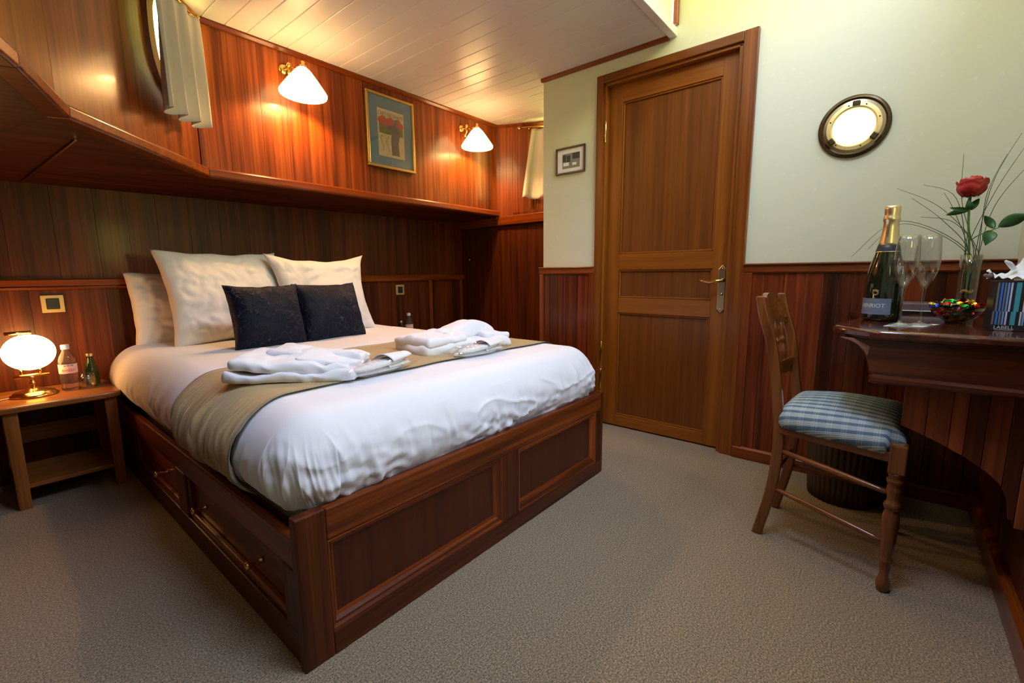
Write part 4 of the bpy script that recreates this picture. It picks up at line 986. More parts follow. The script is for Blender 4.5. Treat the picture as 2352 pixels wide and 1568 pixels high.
def curve_text(body, size, c, r, ang, z, mat, parent, stretch=1.0, vertical=False):
    """wrap lettering round an upright cylinder; ang = facing direction"""
    vs_, fs = text_geo(body, size); c = V(c); out = []
    for p in vs_:
        u, w = (p.x * stretch, p.y) if not vertical else (-p.y, p.x * stretch)
        a = ang + u / r
        out.append(c + V((math.cos(a) * r, math.sin(a) * r, z + w)))
    return build(MB().add(out, fs), 'lettering', mat, parent)
def band(c, prof, ang0, ang1, n=24):
    """part of a surface of revolution between two angles"""
    c = V(c)
    return MB().grid(lambda u, v: (c.x + prof(v)[0] * math.cos(lerp(ang0, ang1, u)), c.y + prof(v)[0] * math.sin(lerp(ang0, ang1, u)), c.z + prof(v)[1]), n, 4)
def water_bottle(label, c, ang):
    c = V(c); r = thing('water_bottle', label, 'bottle', tuple(c), 0, 'small mineral water bottles')
    prof = [(0.001, 0.002), (0.024, 0.0), (0.030, 0.006), (0.0315, 0.014), (0.029, 0.024), (0.0315, 0.034), (0.029, 0.046), (0.0315, 0.058), (0.031, 0.10), (0.0315, 0.128), (0.0305, 0.138), (0.025, 0.156), (0.015, 0.176), (0.012, 0.184), (0.012, 0.192)]
    build(MB().lathe(prof, c, 28), 'body', 'water', r, smooth=True)
    build(MB().lathe([(0.0145, 0.188), (0.015, 0.190), (0.015, 0.206), (0.0135, 0.209), (0.001, 0.209)], c, 20), 'cap', 'white_cap', r, autos=True)
    lb = build(MB().lathe([(0.0322, 0.080), (0.0322, 0.122)], c, 32, closed=False), 'paper_label', 'pink_print', r, smooth=True)
    curve_text('evian', 0.022, c, 0.0326, ang, 0.096, 'red_print', lb, 1.1)
    for da in (-0.5, -0.15, 0.25):
        build(band(c, lambda v: (0.0326, 0.113 + 0.005 * v), ang + da, ang + da + 0.28, 6), 'mountain_print', 'label_blue', lb)
    return r
def facing(c): return math.atan2(-c[1], -c[0])
def green_bottle(label, c):
    c = V(c); r = thing('green_bottle', label, 'bottle', tuple(c), 0, 'small green glass bottles')
    build(MB().lathe([(0.001, 0.003), (0.024, 0.0), (0.027, 0.004), (0.0275, 0.05), (0.026, 0.072), (0.017, 0.105), (0.0125, 0.125), (0.0115, 0.140)], c, 24), 'body', 'green_glass', r, smooth=True)
    build(MB().lathe([(0.013, 0.138), (0.0135, 0.140), (0.0135, 0.151), (0.012, 0.153), (0.001, 0.153)], c, 18), 'cap', 'foil', r, autos=True)
    return r
wb = V((0.262, 2.855, ZN)); water_bottle('small evian-lettered water bottle beside the bedside lamp', wb, facing(wb) + 0.05)
green_bottle('green glass bottle standing next to the left bedside water bottle', (0.345, 2.905, ZN))
def tumbler(c):
    c = V(c); r = thing('drinking_glass', 'upturned clear tumbler in front of the green bedside bottle', 'glass', tuple(c))
    build(MB().lathe([(0.031, 0.0), (0.0335, 0.012), (0.032, 0.045), (0.027, 0.068), (0.022, 0.072), (0.001, 0.072), (0.001, 0.064), (0.022, 0.062), (0.029, 0.045), (0.031, 0.012), (0.029, 0.0)], c, 28, closed=False), 'body', 'thin_glass', r, smooth=True)
tumbler((0.318, 2.842, ZN))
wb = V((2.215, 2.90, ZN)); water_bottle('far water bottle seen over the bed edge', wb, facing(wb))
green_bottle('far green bottle just left of the far water bottle', (2.145, 2.905, ZN))

# switches on the head wall
def switch(label, x, z):
    r = thing('light_switch', label, 'switch', (x, YL, z), 0, 'brass wall switches')
    build(MB().box(x - 0.040, x + 0.040, YL - 0.010, YL, z - 0.041, z + 0.041), 'plate', 'switch_brass', r, bevel=0.003)
    build(MB().box(x - 0.023, x + 0.023, YL - 0.014, YL - 0.008, z - 0.026, z + 0.026), 'rocker', 'black_plastic', r, bevel=0.003)
switch('square brass light switch above the bedside lamp', 0.264, 0.826)
switch('square brass light switch on the wall right of the pillows', 2.265, 0.826)

# ================================================================== WALL LAMPS
def wall_lamp(label, x, y, zt, tilt, wx):
    """shade apex at (x, y, zt); bracket on the wall at wx"""
    r = thing('wall_lamp', label, 'lamp', (wx, YU, zt), 0, 'brass wall lamps on the head wall')
    wz = zt + 0.03; yw = YU - 0.012
    build(MB().lathe([(0.028, 0), (0.028, 0.005), (0.020, 0.010), (0.010, 0.013)], (wx, yw, wz), 20, (V((1, 0, 0)), V((0, 0, 1)), V((0, -1, 0)))), 'wall_plate', 'brass', r, smooth=True)
    build(MB().tube([(wx, yw - 0.005, wz), (wx, yw - 0.05, wz - 0.004), (wx, yw - 0.058, wz - 0.03), (wx, yw - 0.040, wz - 0.055)], [0.010, 0.009, 0.008, 0.006], 10), 'bracket', 'brass', r, smooth=True)
    build(MB().ellipsoid((wx, yw - 0.038, wz - 0.058), 0.013, 0.013, 0.013, 14, 8), 'knuckle', 'brass', r, smooth=True)
    build(MB().ellipsoid((wx, yw - 0.055, wz + 0.006), 0.014, 0.014, 0.014, 14, 8), 'knuckle', 'brass', r, smooth=True)
    build(MB().tube([(wx, yw - 0.055, wz - 0.015), (x, y, zt + 0.004)], 0.005, 8), 'arm', 'brass', r, smooth=True)
    ax = V((math.cos(tilt), 0, math.sin(tilt))); az = V((-math.sin(tilt), 0, math.cos(tilt))); basis = (ax, V((0, 1, 0)), az)
    c = V((x, y, zt))
    build(MB().lathe([(0.012, -0.008), (0.020, -0.002), (0.018, 0.006), (0.008, 0.012), (0.010, 0.020), (0.009, 0.027), (0.001, 0.030)], c, 16, basis), 'cap', 'brass', r, smooth=True)
    out = [(0.020, -0.004), (0.040, -0.022), (0.075, -0.068), (0.106, -0.112), (0.116, -0.128), (0.114, -0.138)]
    build(MB().lathe(out + [(a - 0.003, b - 0.001) for a, b in out[::-1]], c, 40, basis, False), 'lamp_shade', 'opal_wall', r, smooth=True)
    l = bpy.data.lights.new('wall_lamp_bulb', 'POINT'); l.energy = 20.0; l.color = (1.0, 0.52, 0.17); l.shadow_soft_size = 0.022
    o = bpy.data.objects.new('bulb', l); COL.objects.link(o); o.parent = r; o.location = c + az * -0.085 - V(r.location)
wall_lamp('lit wall lamp with white cone shade left of the framed poster', 1.252, 2.425, 2.008, D(-3), 1.235)
wall_lamp('lit wall lamp with white cone shade right of the framed poster', 2.535, 2.425, 2.002, D(0), 2.545)

# ================================================================== PICTURES
pf = thing('framed_poster', 'gilt-framed poster with blue mount between the wall lamps', 'picture', (1.9, YU, 1.85))
PX0, PX1, PZ0, PZ1 = 1.715, 2.083, 1.630, 2.080; yf = YU - 0.014
for (a, b, c, d) in ((PX0, PX1, PZ0, PZ0 + .016), (PX0, PX1, PZ1 - .016, PZ1), (PX0, PX0 + .016, PZ0 + .016, PZ1 - .016), (PX1 - .016, PX1, PZ0 + .016, PZ1 - .016)):
    build(MB().box(a, b, yf - 0.020, yf, c, d), 'frame', 'picture_gold', pf, bevel=0.004)
build(MB().box(PX0 + .01, PX1 - .01, yf - 0.009, yf - 0.002, PZ0 + .01, PZ1 - .01), 'mount', 'poster_mat', pf)
ps = build(MB().box(1.798, 2.000, yf - 0.0105, yf - 0.008, 1.705, 1.993), 'print', 'poster_paper', pf)
def pbox(x0, x1, z0, z1, m, k): build(MB().box(x0, x1, yf - 0.0108 - 0.0002 * k, yf - 0.0104, z0, z1), 'printed_area', m, ps)
pbox(1.808, 1.990, 1.845, 1.905, 'poster_green', 1)
mb = MB()
for i in range(9):
    mb.lathe([(0.001, 0.0003), (0.022, 0.0002)], (1.822 + i * 0.019, yf - 0.0108, 1.922 + 0.010 * math.sin(i * 2.1)), 12, (V((1, 0, 0)), V((0, 0, 1)), V((0, -1, 0))), False)
build(mb, 'printed_area', 'poster_red', ps)
fig = [(1.900, 1.720), (1.958, 1.722), (1.952, 1.80), (1.966, 1.855), (1.960, 1.890), (1.940, 1.905), (1.952, 1.922), (1.948, 1.944), (1.926, 1.946), (1.920, 1.925), (1.926, 1.905), (1.885, 1.905), (1.866, 1.875), (1.880, 1.868), (1.902, 1.875), (1.896, 1.80)]
build(MB().prism([(x_, 0, z_) for x_, z_ in fig], (0, yf - 0.0116, 0), (0, yf - 0.0105, 0)), 'printed_figure', 'poster_violet', ps)
for k, xs_ in enumerate((1.828, 1.868)):
    build(MB().tube([(xs_ + 0.010 * math.sin(j * 0.9 + k), yf - 0.0112, 1.735 + j * 0.014) for j in range(8)], 0.0009, 4), 'printed_line', 'dark_print', ps)
flat_text("L'ART DECORATIF", 0.030, (1.899, yf - 0.0115, 1.962), (1, 0, 0), (0, 0, 1), 'dark_print', ps, 0.78)
build(MB().box(PX0 + .012, PX1 - .012, yf - 0.0145, yf - 0.0138, PZ0 + .012, PZ1 - .012), 'glazing', 'pane', pf)

sp_ = thing('framed_photo', 'small dark-framed black and white photograph left of the door', 'picture', (XD, 1.575, 1.63))
y0, y1, z0, z1 = 1.470, 1.680, 1.552, 1.710
for (a, b, c, d) in ((y0, y1, z0, z0 + .011), (y0, y1, z1 - .011, z1), (y0, y0 + .011, z0 + .011, z1 - .011), (y1 - .011, y1, z0 + .011, z1 - .011)):
    build(MB().box(XD - 0.014, XD, a, b, c, d), 'frame', 'photo_frame', sp_, bevel=0.003)
build(MB().box(XD - 0.005, XD - 0.001, y0 + .008, y1 - .008, z0 + .008, z1 - .008), 'mount', 'white_print', sp_)
pp = build(MB().box(XD - 0.006, XD - 0.004, 1.508, 1.632, 1.585, 1.672), 'print', 'photo_mid', sp_)
for a, b, c, d in ((1.51, 1.56, 1.635, 1.67), (1.575, 1.60, 1.622, 1.66), (1.605, 1.63, 1.625, 1.665)):
    build(MB().box(XD - 0.0066, XD - 0.0058, a, b, c, d), 'printed_area', 'photo_dark', pp)
for a, b, c, d in ((1.53, 1.56, 1.60, 1.615), (1.585, 1.625, 1.60, 1.620)):
    build(MB().box(XD - 0.0066, XD - 0.0058, a, b, c, d), 'printed_area', 'white_print', pp)

# ================================================================== CURTAINS
def curtain(name, label, pts_top, pts_bot, n_folds, depth, nrm, mat='curtain', flare=1.0):
    t0, t1 = V(pts_top[0]), V(pts_top[1]); b0, b1 = V(pts_bot[0]), V(pts_bot[1]); nrm = V(nrm)
    def fn(u, v):
        p = t0.lerp(t1, u).lerp(b0.lerp(b1, u), v)
        ph_ = u * n_folds * 2 * PI + 0.5 * math.sin(v * 2 + u * 3)
        k = depth * (0.35 + 0.65 * v ** 0.7)
        w = math.sin(ph_); w = math.copysign(abs(w) ** 0.7, w)
        d = (b1 - b0).normalized()
        return p + nrm * (w * k) + d * (0.35 * k * math.cos(ph_)) + V((0, 0, 0.006 * w * v))
    r = thing(name, label, 'curtain', tuple((t0 + t1) / 2), 0, 'short window curtains')
    build(MB().grid(fn, 120, 24), 'fabric', mat, r, smooth=True, solid=0.002)
    return r
off = MN * 0.095
def midp(s, z, o=0.072): return Amid + ua * s + MN * o + V((0, 0, z))
cu = curtain('curtain', 'pale curtain hanging over the oval window at the upper left', (midp(0.405, 2.09), midp(0.060, 2.09)), (midp(0.425, 1.605), midp(0.090, 1.620)), 3.4, 0.030, MN)
def rod(r, p, q, st):
    build(MB().tube([p, q], 0.008, 12), 'rod', 'brass', r, smooth=True)
    e = (V(q) - V(p)).normalized()
    for x_ in (p, q): build(MB().ellipsoid(x_, 0.013, 0.013, 0.013, 14, 8), 'finial', 'brass', r, smooth=True)
    for x_, b_ in st: build(MB().tube([x_, b_], 0.006, 8), 'bracket', 'brass', r, smooth=True)
rod(cu, midp(0.62, 2.103), midp(0.070, 2.103), [(midp(0.09, 2.10), midp(0.09, 2.10, 0.0)), (midp(0.58, 2.10), midp(0.58, 2.10, 0.0))])
def alp(s, z, o=0.07): return PA + dd * s + an * o + V((0, 0, z))
cu2 = curtain('curtain', 'cream curtain in the alcove partly hidden by the door wall', (alp(0.315, 2.075), alp(0.60, 2.075)), (alp(0.235, 1.552), alp(0.66, 1.545)), 3.0, 0.026, an)
rod(cu2, alp(0.215, 2.090), alp(0.84, 2.090), [(alp(0.29, 2.088), alp(0.29, 2.088, 0.0)), (alp(0.82, 2.088), alp(0.82, 2.088, 0.0))])

# ================================================================== CHAIR
ch = thing('dining_chair', 'wooden spindle-back chair with blue checked seat at the desk', 'chair', (1.8825, 0.287, 0), PI - 0.058)
def smooth_path(pts, n=4):
    pts = [V(p) for p in pts]; out = []
    for i in range(len(pts) - 1):
        p0 = pts[max(i - 1, 0)]; p1 = pts[i]; p2 = pts[i + 1]; p3 = pts[min(i + 2, len(pts) - 1)]
        for k in range(n):
            t = k / n; out.append(0.5 * ((2 * p1) + (p2 - p0) * t + (2 * p0 - 5 * p1 + 4 * p2 - p3) * t * t + (3 * p1 - p0 - 3 * p2 + p3) * t ** 3))
    return out + [pts[-1]]
for s in (1, -1):
    path = smooth_path([(s * 0.123, -0.006, 0), (s * 0.127, 0.028, 0.17), (s * 0.132, 0.042, 0.33), (s * 0.136, 0.036, 0.46), (s * 0.139, 0.005, 0.68), (s * 0.142, -0.030, 0.80), (s * 0.143, -0.044, 0.866)])
    mb = MB(); o = []
    for p in path:
        w, d = 0.0125, 0.0165 if p.z < 0.75 else 0.0165 - 0.02 * (p.z - 0.75)
        o += [p + V((a * w, b * d, 0)) for a, b in ((-1, -1), (1, -1), (1, 1), (-1, 1))]
    n = len(path); fs = [(3, 2, 1, 0), tuple((n - 1) * 4 + k for k in range(4))]
    for i in range(n - 1): fs += [(i * 4 + k, i * 4 + (k + 1) % 4, i * 4 + 4 + (k + 1) % 4, i * 4 + 4 + k) for k in range(4)]
    build(mb.add(o, fs), 'rear_leg', 'chair_z', ch, local=True, bevel=0.005)
    # turned front leg
    build(MB().box(s * 0.21 - 0.020, s * 0.21 + 0.020, 0.34, 0.38, 0.372, 0.458), 'front_leg_block', 'chair_z', ch, local=True, bevel=0.004)
    prof = [(0.010, 0.0), (0.015, 0.003), (0.018, 0.020), (0.016, 0.036), (0.012, 0.048), (0.011, 0.060), (0.014, 0.078), (0.013, 0.088), (0.016, 0.096), (0.017, 0.104), (0.014, 0.110), (0.014, 0.115), (0.017, 0.14), (0.0205, 0.20), (0.021, 0.235), (0.018, 0.252), (0.015, 0.258), (0.019, 0.264), (0.022, 0.272), (0.019, 0.281), (0.015, 0.287), (0.015, 0.300), (0.019, 0.318), (0.018, 0.330), (0.016, 0.336), (0.021, 0.345), (0.021, 0.352), (0.016, 0.360), (0.019, 0.366), (0.019, 0.373)]
    build(MB().lathe(prof, (s * 0.21, 0.36, 0), 20), 'front_leg', 'chair_z', ch, local=True, smooth=True)
    for z0, z1 in ((0.335, 0.305), (0.190, 0.152)):
        a, b = V((s * 0.130, 0.038, z0)), V((s * 0.208, 0.355, z1))
        build(MB().tube([a.lerp(b, t) for t in (0, 0.1, 0.5, 0.9, 1)], [0.0065, 0.008, 0.010, 0.008, 0.0065], 12), 'stretcher', 'chair_y', ch, local=True, smooth=True)
    # seat side rails
    a, b = V((s * 0.136, 0.03, 0.412)), V((s * 0.200, 0.36, 0.412)); d = (b - a).normalized()
    build(MB().obox((a + b) / 2, d, V((-d.y, d.x, 0)), V((0, 0, 1)), (b - a).length, 0.018, 0.030), 'seat_rail', 'chair_y', ch, local=True, bevel=0.002)
build(MB().box(-0.20, 0.20, 0.352, 0.370, 0.398, 0.427), 'seat_rail', 'chair_x', ch, local=True, bevel=0.002)
build(MB().box(-0.13, 0.13, 0.025, 0.043, 0.398, 0.427), 'seat_rail', 'chair_x', ch, local=True, bevel=0.002)
build(MB().tube([(-0.128, 0.036, 0.25), (0, 0.036, 0.25), (0.128, 0.036, 0.25)], [0.006, 0.009, 0.006], 10), 'stretcher', 'chair_x', ch, local=True, smooth=True)
build(MB().tube([(-0.205, 0.355, 0.20), (0, 0.355, 0.20), (0.205, 0.355, 0.20)], [0.006, 0.009, 0.006], 10), 'stretcher', 'chair_x', ch, local=True, smooth=True)
# upholstered seat: trapezoid, domed, rolled edge
def seat_fn(p):
    q = V(p); cl = V([max(-(1 - r), min(1 - r, q[i])) for i, r in enumerate((0.24, 0.26, 0.98))]); rr_ = (0.24, 0.26, 0.98)
    e = V([(q[i] - cl[i]) / rr_[i] for i in range(3)]); L = e.length
    if L > 1e-6: e = e / L * max(abs(e.x), abs(e.y), abs(e.z))
    s = V([cl[i] + e[i] * rr_[i] for i in range(3)])
    y = 0.028 + (s.y + 1) / 2 * 0.346; hw = lerp(0.158, 0.232, (s.y + 1) / 2)
    top = max(0, s.z)
    z = 0.446 + (0.040 * s.z if s.z < 0 else 0) + top * (0.046 + 0.036 * (1 - s.x ** 2) * (1 - s.y ** 2))
    x = s.x * hw
    # notch the cushion back round the leg blocks
    if y > 0.335 and abs(x) > 0.185: x = math.copysign(0.185 + (abs(x) - 0.185) * 0.2, x)
    return (x, y, max(z, 0.420))
build(box_grid(30, 30, 10).map(seat_fn), 'seat', 'plaid', ch, local=True, smooth=True, weld=True)
# crest rail, cross rail, spindles
def crest(u, v, off):
    x = lerp(-0.132, 0.132, u); bow = -0.016 * (1 - (2 * u - 1) ** 2)
    top = 0.822 + 0.050 * max(0.0, math.cos((2 * u - 1) * PI / 2)) ** 0.9; bot = 0.760
    z = lerp(bot, top, v); y = -0.018 - (z - 0.76) * 0.22 + bow + off
    return (x, y, z)
mb = MB().grid(lambda u, v: crest(u, v, -0.008), 24, 6).grid(lambda u, v: crest(1 - u, v, 0.008), 24, 6)
mb.grid(lambda u, v: V(crest(u, 1, -0.008)).lerp(V(crest(u, 1, 0.008)), v), 24, 1).grid(lambda u, v: V(crest(u, 0, 0.008)).lerp(V(crest(u, 0, -0.008)), v), 24, 1)
mb.grid(lambda u, v: V(crest(0, v, 0.008)).lerp(V(crest(0, v, -0.008)), u), 1, 6).grid(lambda u, v: V(crest(1, v, -0.008)).lerp(V(crest(1, v, 0.008)), u), 1, 6)
build(mb, 'crest_rail', 'chair_x', ch, local=True, weld=True, autos=True)
def cross(u, v, off):
    x = lerp(-0.132, 0.132, u); z = lerp(0.572, 0.622, v); return (x, 0.012 - 0.014 * (1 - (2 * u - 1) ** 2) + off, z)
mb = MB().grid(lambda u, v: cross(u, v, -0.007), 16, 2).grid(lambda u, v: cross(1 - u, v, 0.007), 16, 2)
mb.grid(lambda u, v: V(cross(u, 1, -0.007)).lerp(V(cross(u, 1, 0.007)), v), 16, 1).grid(lambda u, v: V(cross(u, 0, 0.007)).lerp(V(cross(u, 0, -0.007)), v), 16, 1)
mb.grid(lambda u, v: V(cross(0, v, 0.007)).lerp(V(cross(0, v, -0.007)), u), 1, 2).grid(lambda u, v: V(cross(1, v, -0.007)).lerp(V(cross(1, v, 0.007)), u), 1, 2)
build(mb, 'cross_rail', 'chair_x', ch, local=True, weld=True, autos=True)
for x_ in (-0.072, 0.0, 0.072):
    sp0 = V((x_, -0.001, 0.618)); sp1 = V((x_, -0.034 + (0 if x_ == 0 else 0.004), 0.772)); pts = []; rs = []
    for k in range(25):
        t = k / 24; pts.append(sp0.lerp(sp1, t)); r = 0.0055 + 0.005 * math.sin(PI * min(1, t / 0.42)) if t < 0.42 else (0.0055 + 0.005 * math.sin(PI * min(1, (t - 0.58) / 0.42)) if t > 0.58 else 0.005 + 0.006 * math.sin(PI * (t - 0.42) / 0.16))
        rs.append(max(0.0045, r))
    build(MB().tube(pts, rs, 12), 'spindle', 'chair_z', ch, local=True, smooth=True)

# ================================================================== WASTE BIN
bc = V((2.285, 0.085, 0)); bn = thing('waste_bin', 'dark round wicker waste bin under the desk behind the chair', 'waste bin', tuple(bc))
mb = MB().grid(lambda u, v: (bc.x + (0.118 + 0.022 * v) * (1 + 0.018 * math.cos(u * 2 * PI * 40)) * math.cos(u * 2 * PI), bc.y + (0.118 + 0.022 * v) * (1 + 0.018 * math.cos(u * 2 * PI * 40)) * math.sin(u * 2 * PI), 0.001 + v * 0.295), 240, 6, closeu=True)
build(mb, 'body', 'wicker', bn, smooth=True, solid=0.004)
build(MB().lathe([(0.001, 0.002), (0.117, 0.002), (0.117, 0.008), (0.001, 0.008)], bc, 32), 'base', 'wicker', bn)
build(MB().tube([(bc.x + 0.141 * math.cos(a * PI / 20), bc.y + 0.141 * math.sin(a * PI / 20), 0.297) for a in range(41)], 0.006, 8, False), 'rim', 'wicker', bn, smooth=True)

# ================================================================== DESK
ZT_D = 0.785
dk = thing('desk', 'dark polished built-in corner desk with curved arched bracket', 'desk', (2.0, -0.15, 0))
top = [(1.602, YR + 0.012), (1.602, 0.0), (1.610, 0.035), (1.640, 0.085), (1.690, 0.120), (1.745, 0.128), (1.80, 0.122), (1.87, 0.104), (1.96, 0.086), (2.06, 0.078), (2.16, 0.082), (2.26, 0.100), (2.34, 0.122), (2.40, 0.130), (2.455, 0.128), (2.455, YR + 0.012)]
sm = smooth_path([(a, b, 0) for a, b in top[1:-1]], 3)
poly = [(top[0][0], top[0][1], 0)] + [tuple(p) for p in sm] + [(top[-1][0], top[-1][1], 0)]
build(MB().prism(poly, (0, 0, ZT_D - 0.028), (0, 0, ZT_D)), 'table_top', 'desk_x', dk, bevel=0.009, autos=True)
cove = [(YR + 0.012, 0.655), (0.026, 0.655), (0.029, 0.675), (0.034, 0.695), (0.044, 0.718), (0.060, 0.737), (0.078, 0.747), (0.100, 0.752), (0.100, 0.757), (YR + 0.012, 0.757)]
for x0, x1 in ((1.632, 1.655), (2.415, 2.44)):
    build(MB().prism([(0, a, b) for a, b in cove], (x0, 0, 0), (x1, 0, 0)), 'side_apron', 'desk_y', dk, bevel=0.002)
build(MB().prism([(0, 0.034, 0.708), (0, 0.044, 0.724), (0, 0.060, 0.741), (0, 0.078, 0.750), (0, 0.100, 0.7565), (0, 0.070, 0.7565), (0, 0.03, 0.735)], (1.630, 0, 0), (1.6325, 0, 0)), 'cove_lit_strip', 'bracket_tan', dk)  # added thin strip; the tan cove's lit underside put into its colour
build(MB().box(1.655, 2.415, -0.002, 0.014, 0.665, 0.757), 'front_apron', 'desk_x', dk, bevel=0.002)
build(MB().box(1.618, 1.656, YR + 0.012, 0.026, 0.632, 0.657), 'moulding', 'desk_y', dk, bevel=0.008)
arch = [(-0.058, 0.508), (-0.088, 0.497), (-0.14, 0.475), (-0.195, 0.446), (-0.24, 0.416), (-0.268, 0.388), (-0.284, 0.350), (-0.289, 0.315)]
def arch_z(y):
    if y <= arch[-1][0]: return 0.300
    for (a, b), (c, d) in zip(arch, arch[1:]):
        if c <= y <= a: return lerp(b, d, (a - y) / (a - c))
    return arch[0][1]
y = -0.058; wds = [0.052, 0.048, 0.030, 0.036, 0.042, 0.030, 0.026, 0.03]
for w in wds:
    y2 = max(y - w, YR + 0.012)
    ys = [lerp(y, y2, k / 5) for k in range(6)]
    pl = [(0, a, arch_z(a) - (0.02 if a < -0.30 else 0)) for a in ys] + [(0, y2, 0.634), (0, y, 0.634)]
    build(MB().prism(pl, (1.676, 0, 0), (1.692, 0, 0)), 'plank', 'bracket_plank', dk, bevel=0.0015); y = y2 - 0.001
    if y <= YR + 0.015: break

# ---- champagne bottle
B0 = V((1.938, 0.016, ZT_D)); af = math.atan2(-B0.y, -B0.x)          # direction to the room
cb = thing('champagne_bottle', 'dark green champagne bottle with gold foil neck on the desk', 'bottle', tuple(B0))
prof = [(0.001, 0.004), (0.030, 0.002), (0.040, 0.0), (0.046, 0.004), (0.0475, 0.012), (0.0475, 0.110), (0.0465, 0.135), (0.0435, 0.160), (0.0385, 0.185), (0.0325, 0.210), (0.0275, 0.232), (0.0245, 0.248)]
BS = 1.09
prof = [(r * BS, h) for r, h in prof]
build(MB().lathe(prof, B0, 48), 'body', 'champagne_glass', cb, smooth=True)
fo = build(MB().lathe([(r * BS, h) for r, h in [(0.0258, 0.242), (0.0245, 0.252), (0.0215, 0.275), (0.0193, 0.298), (0.0185, 0.318), (0.0205, 0.322), (0.0212, 0.327), (0.0200, 0.333), (0.0186, 0.337), (0.0188, 0.343), (0.0196, 0.357), (0.0188, 0.365), (0.0165, 0.368), (0.001, 0.3685)]], B0, 40), 'foil', 'foil', cb, smooth=True)
build(MB().lathe([(r * BS, h) for r, h in [(0.0302, 0.2245), (0.0283, 0.232), (0.0262, 0.2425), (0.0250, 0.2435)]], B0, 40, closed=False), 'collar', 'navy_foil', cb, smooth=True)
build(MB().lathe([(r * BS, h) for r, h in [(0.0308, 0.2225), (0.0304, 0.2245)]], B0, 40, closed=False), 'gold_line', 'foil', cb, smooth=True)
LA0 = af - D(37)
lb = build(band(B0, lambda v: (0.0480 * BS, 0.022 + 0.052 * v), LA0 - D(52), LA0 + D(62), 40), 'paper_label', 'label_blue', cb, smooth=True)
curve_text('HENRIOT', 0.0175, B0, 0.0484 * BS, LA0 + D(4), 0.050, 'white_print', lb, 1.0)
curve_text('CHAMPAGNE', 0.0058, B0, 0.0484 * BS, LA0 + D(6), 0.0655, 'gold_print', lb, 1.2)
curve_text('BRUT SOUVERAIN', 0.0055, B0, 0.0484 * BS, LA0 + D(2), 0.033, 'gold_print', lb, 1.1)
cr = MB()
for a, r in ((0, 0.0075), (1, 0.0055)):
    pts = [(math.cos(k * PI / 8) * r, math.sin(k * PI / 8) * r) for k in range(17)]
    cr.tube([B0 + V((math.cos(LA0 + D(14) + u / 0.048) * 0.0483 * BS, math.sin(LA0 + D(14) + u / 0.048) * 0.0483 * BS, 0.092 + w)) for u, w in pts], 0.0008, 5)
for u in (-0.006, -0.003, 0, 0.003, 0.006):
    cr.tube([B0 + V((math.cos(LA0 + D(14) + u / 0.048) * 0.0483 * BS, math.sin(LA0 + D(14) + u / 0.048) * 0.0483 * BS, 0.096)), B0 + V((math.cos(LA0 + D(14) + u * 1.2 / 0.048) * 0.0483 * BS, math.sin(LA0 + D(14) + u * 1.2 / 0.048) * 0.0483 * BS, 0.104 - abs(u) * .4))], 0.0009, 5)
build(cr, 'crest_emblem', 'gold_print', cb, smooth=True)
curve_text('HENRIOT', 0.010, B0, 0.0222 * BS, LA0 + D(22), 0.281, 'dark_print', fo, 1.0, True)

# ---- flutes on a paper napkin
npk = build(MB().prism([(1.735, 0.006, 0), (1.760, -0.085, 0), (1.875, -0.125, 0), (1.850, -0.030, 0)], (0, 0, ZT_D + 0.0002), (0, 0, ZT_D + 0.0014)), 'paper_napkin', 'paper', None)
tag(npk, 'thin white paper napkin under the two champagne flutes', 'napkin')
def flute(label, c):
    c = V(c); r = thing('champagne_flute', label, 'glass', tuple(c), 0, 'champagne flutes on the desk')
    outer = [(0.001, 0.0), (0.029, 0.0), (0.0300, 0.0015), (0.020, 0.004), (0.006, 0.008), (0.0038, 0.016), (0.0036, 0.06), (0.0042, 0.100), (0.0062, 0.110), (0.011, 0.120), (0.020, 0.138), (0.027, 0.160), (0.0300, 0.184), (0.0292, 0.212), (0.0268, 0.240), (0.0248, 0.263)]
    inner = [(0.0238, 0.263), (0.0258, 0.240), (0.0282, 0.212), (0.0290, 0.184), (0.026, 0.160), (0.019, 0.139), (0.010, 0.123), (0.0045, 0.116), (0.001, 0.114)]
    build(MB().lathe(outer + inner, c, 40, closed=False), 'bowl_and_stem', 'thin_glass', r, smooth=True)
flute('clear champagne flute nearest the dark bottle', (1.775, -0.030, ZT_D + 0.0014))
flute('clear champagne flute nearest the sweet bowl', (1.820, -0.077, ZT_D + 0.0014))

# ---- bowl of sweets
BW = V((1.972, -0.166, ZT_D)); bw = thing('glass_bowl', 'round clear glass bowl holding wrapped sweets', 'bowl', tuple(BW))
outer = [(0.001, 0.001), (0.024, 0.0), (0.028, 0.004), (0.044, 0.016), (0.056, 0.032), (0.0625, 0.048)]
build(MB().lathe(outer + [(r - 0.0025, h + 0.001) for r, h in outer[::-1][:-1]] + [(0.001, 0.004)], BW, 44, closed=False), 'bowl', 'thin_glass', bw, smooth=True)
foilc = {'red': (0.55, 0.015, 0.02), 'green': (0.02, 0.30, 0.05), 'gold': (0.75, 0.55, 0.06), 'silver blue': (0.35, 0.42, 0.55), 'blue': (0.02, 0.05, 0.35)}
cm = {}
def candy_mesh():
    mb = MB()
    def fn(u, v):
        t = 2 * v - 1; a = u * 2 * PI
        if abs(t) < 0.55: r = 0.0082 * math.sqrt(max(0, 1 - (t / 0.62) ** 2)); x = t / 0.55 * 0.0105
        else: s = (abs(t) - 0.55) / 0.45; r = 0.0034 + 0.0055 * s; x = math.copysign(0.0105 + 0.009 * s, t)
        r2_ = r * (1 + 0.18 * math.cos(a * 5 + t * 3)); fl = 1 if abs(t) < 0.55 else 0.55
        return (x, r2_ * math.cos(a), r2_ * math.sin(a) * fl)
    return mb.grid(fn, 14, 16, closeu=True)
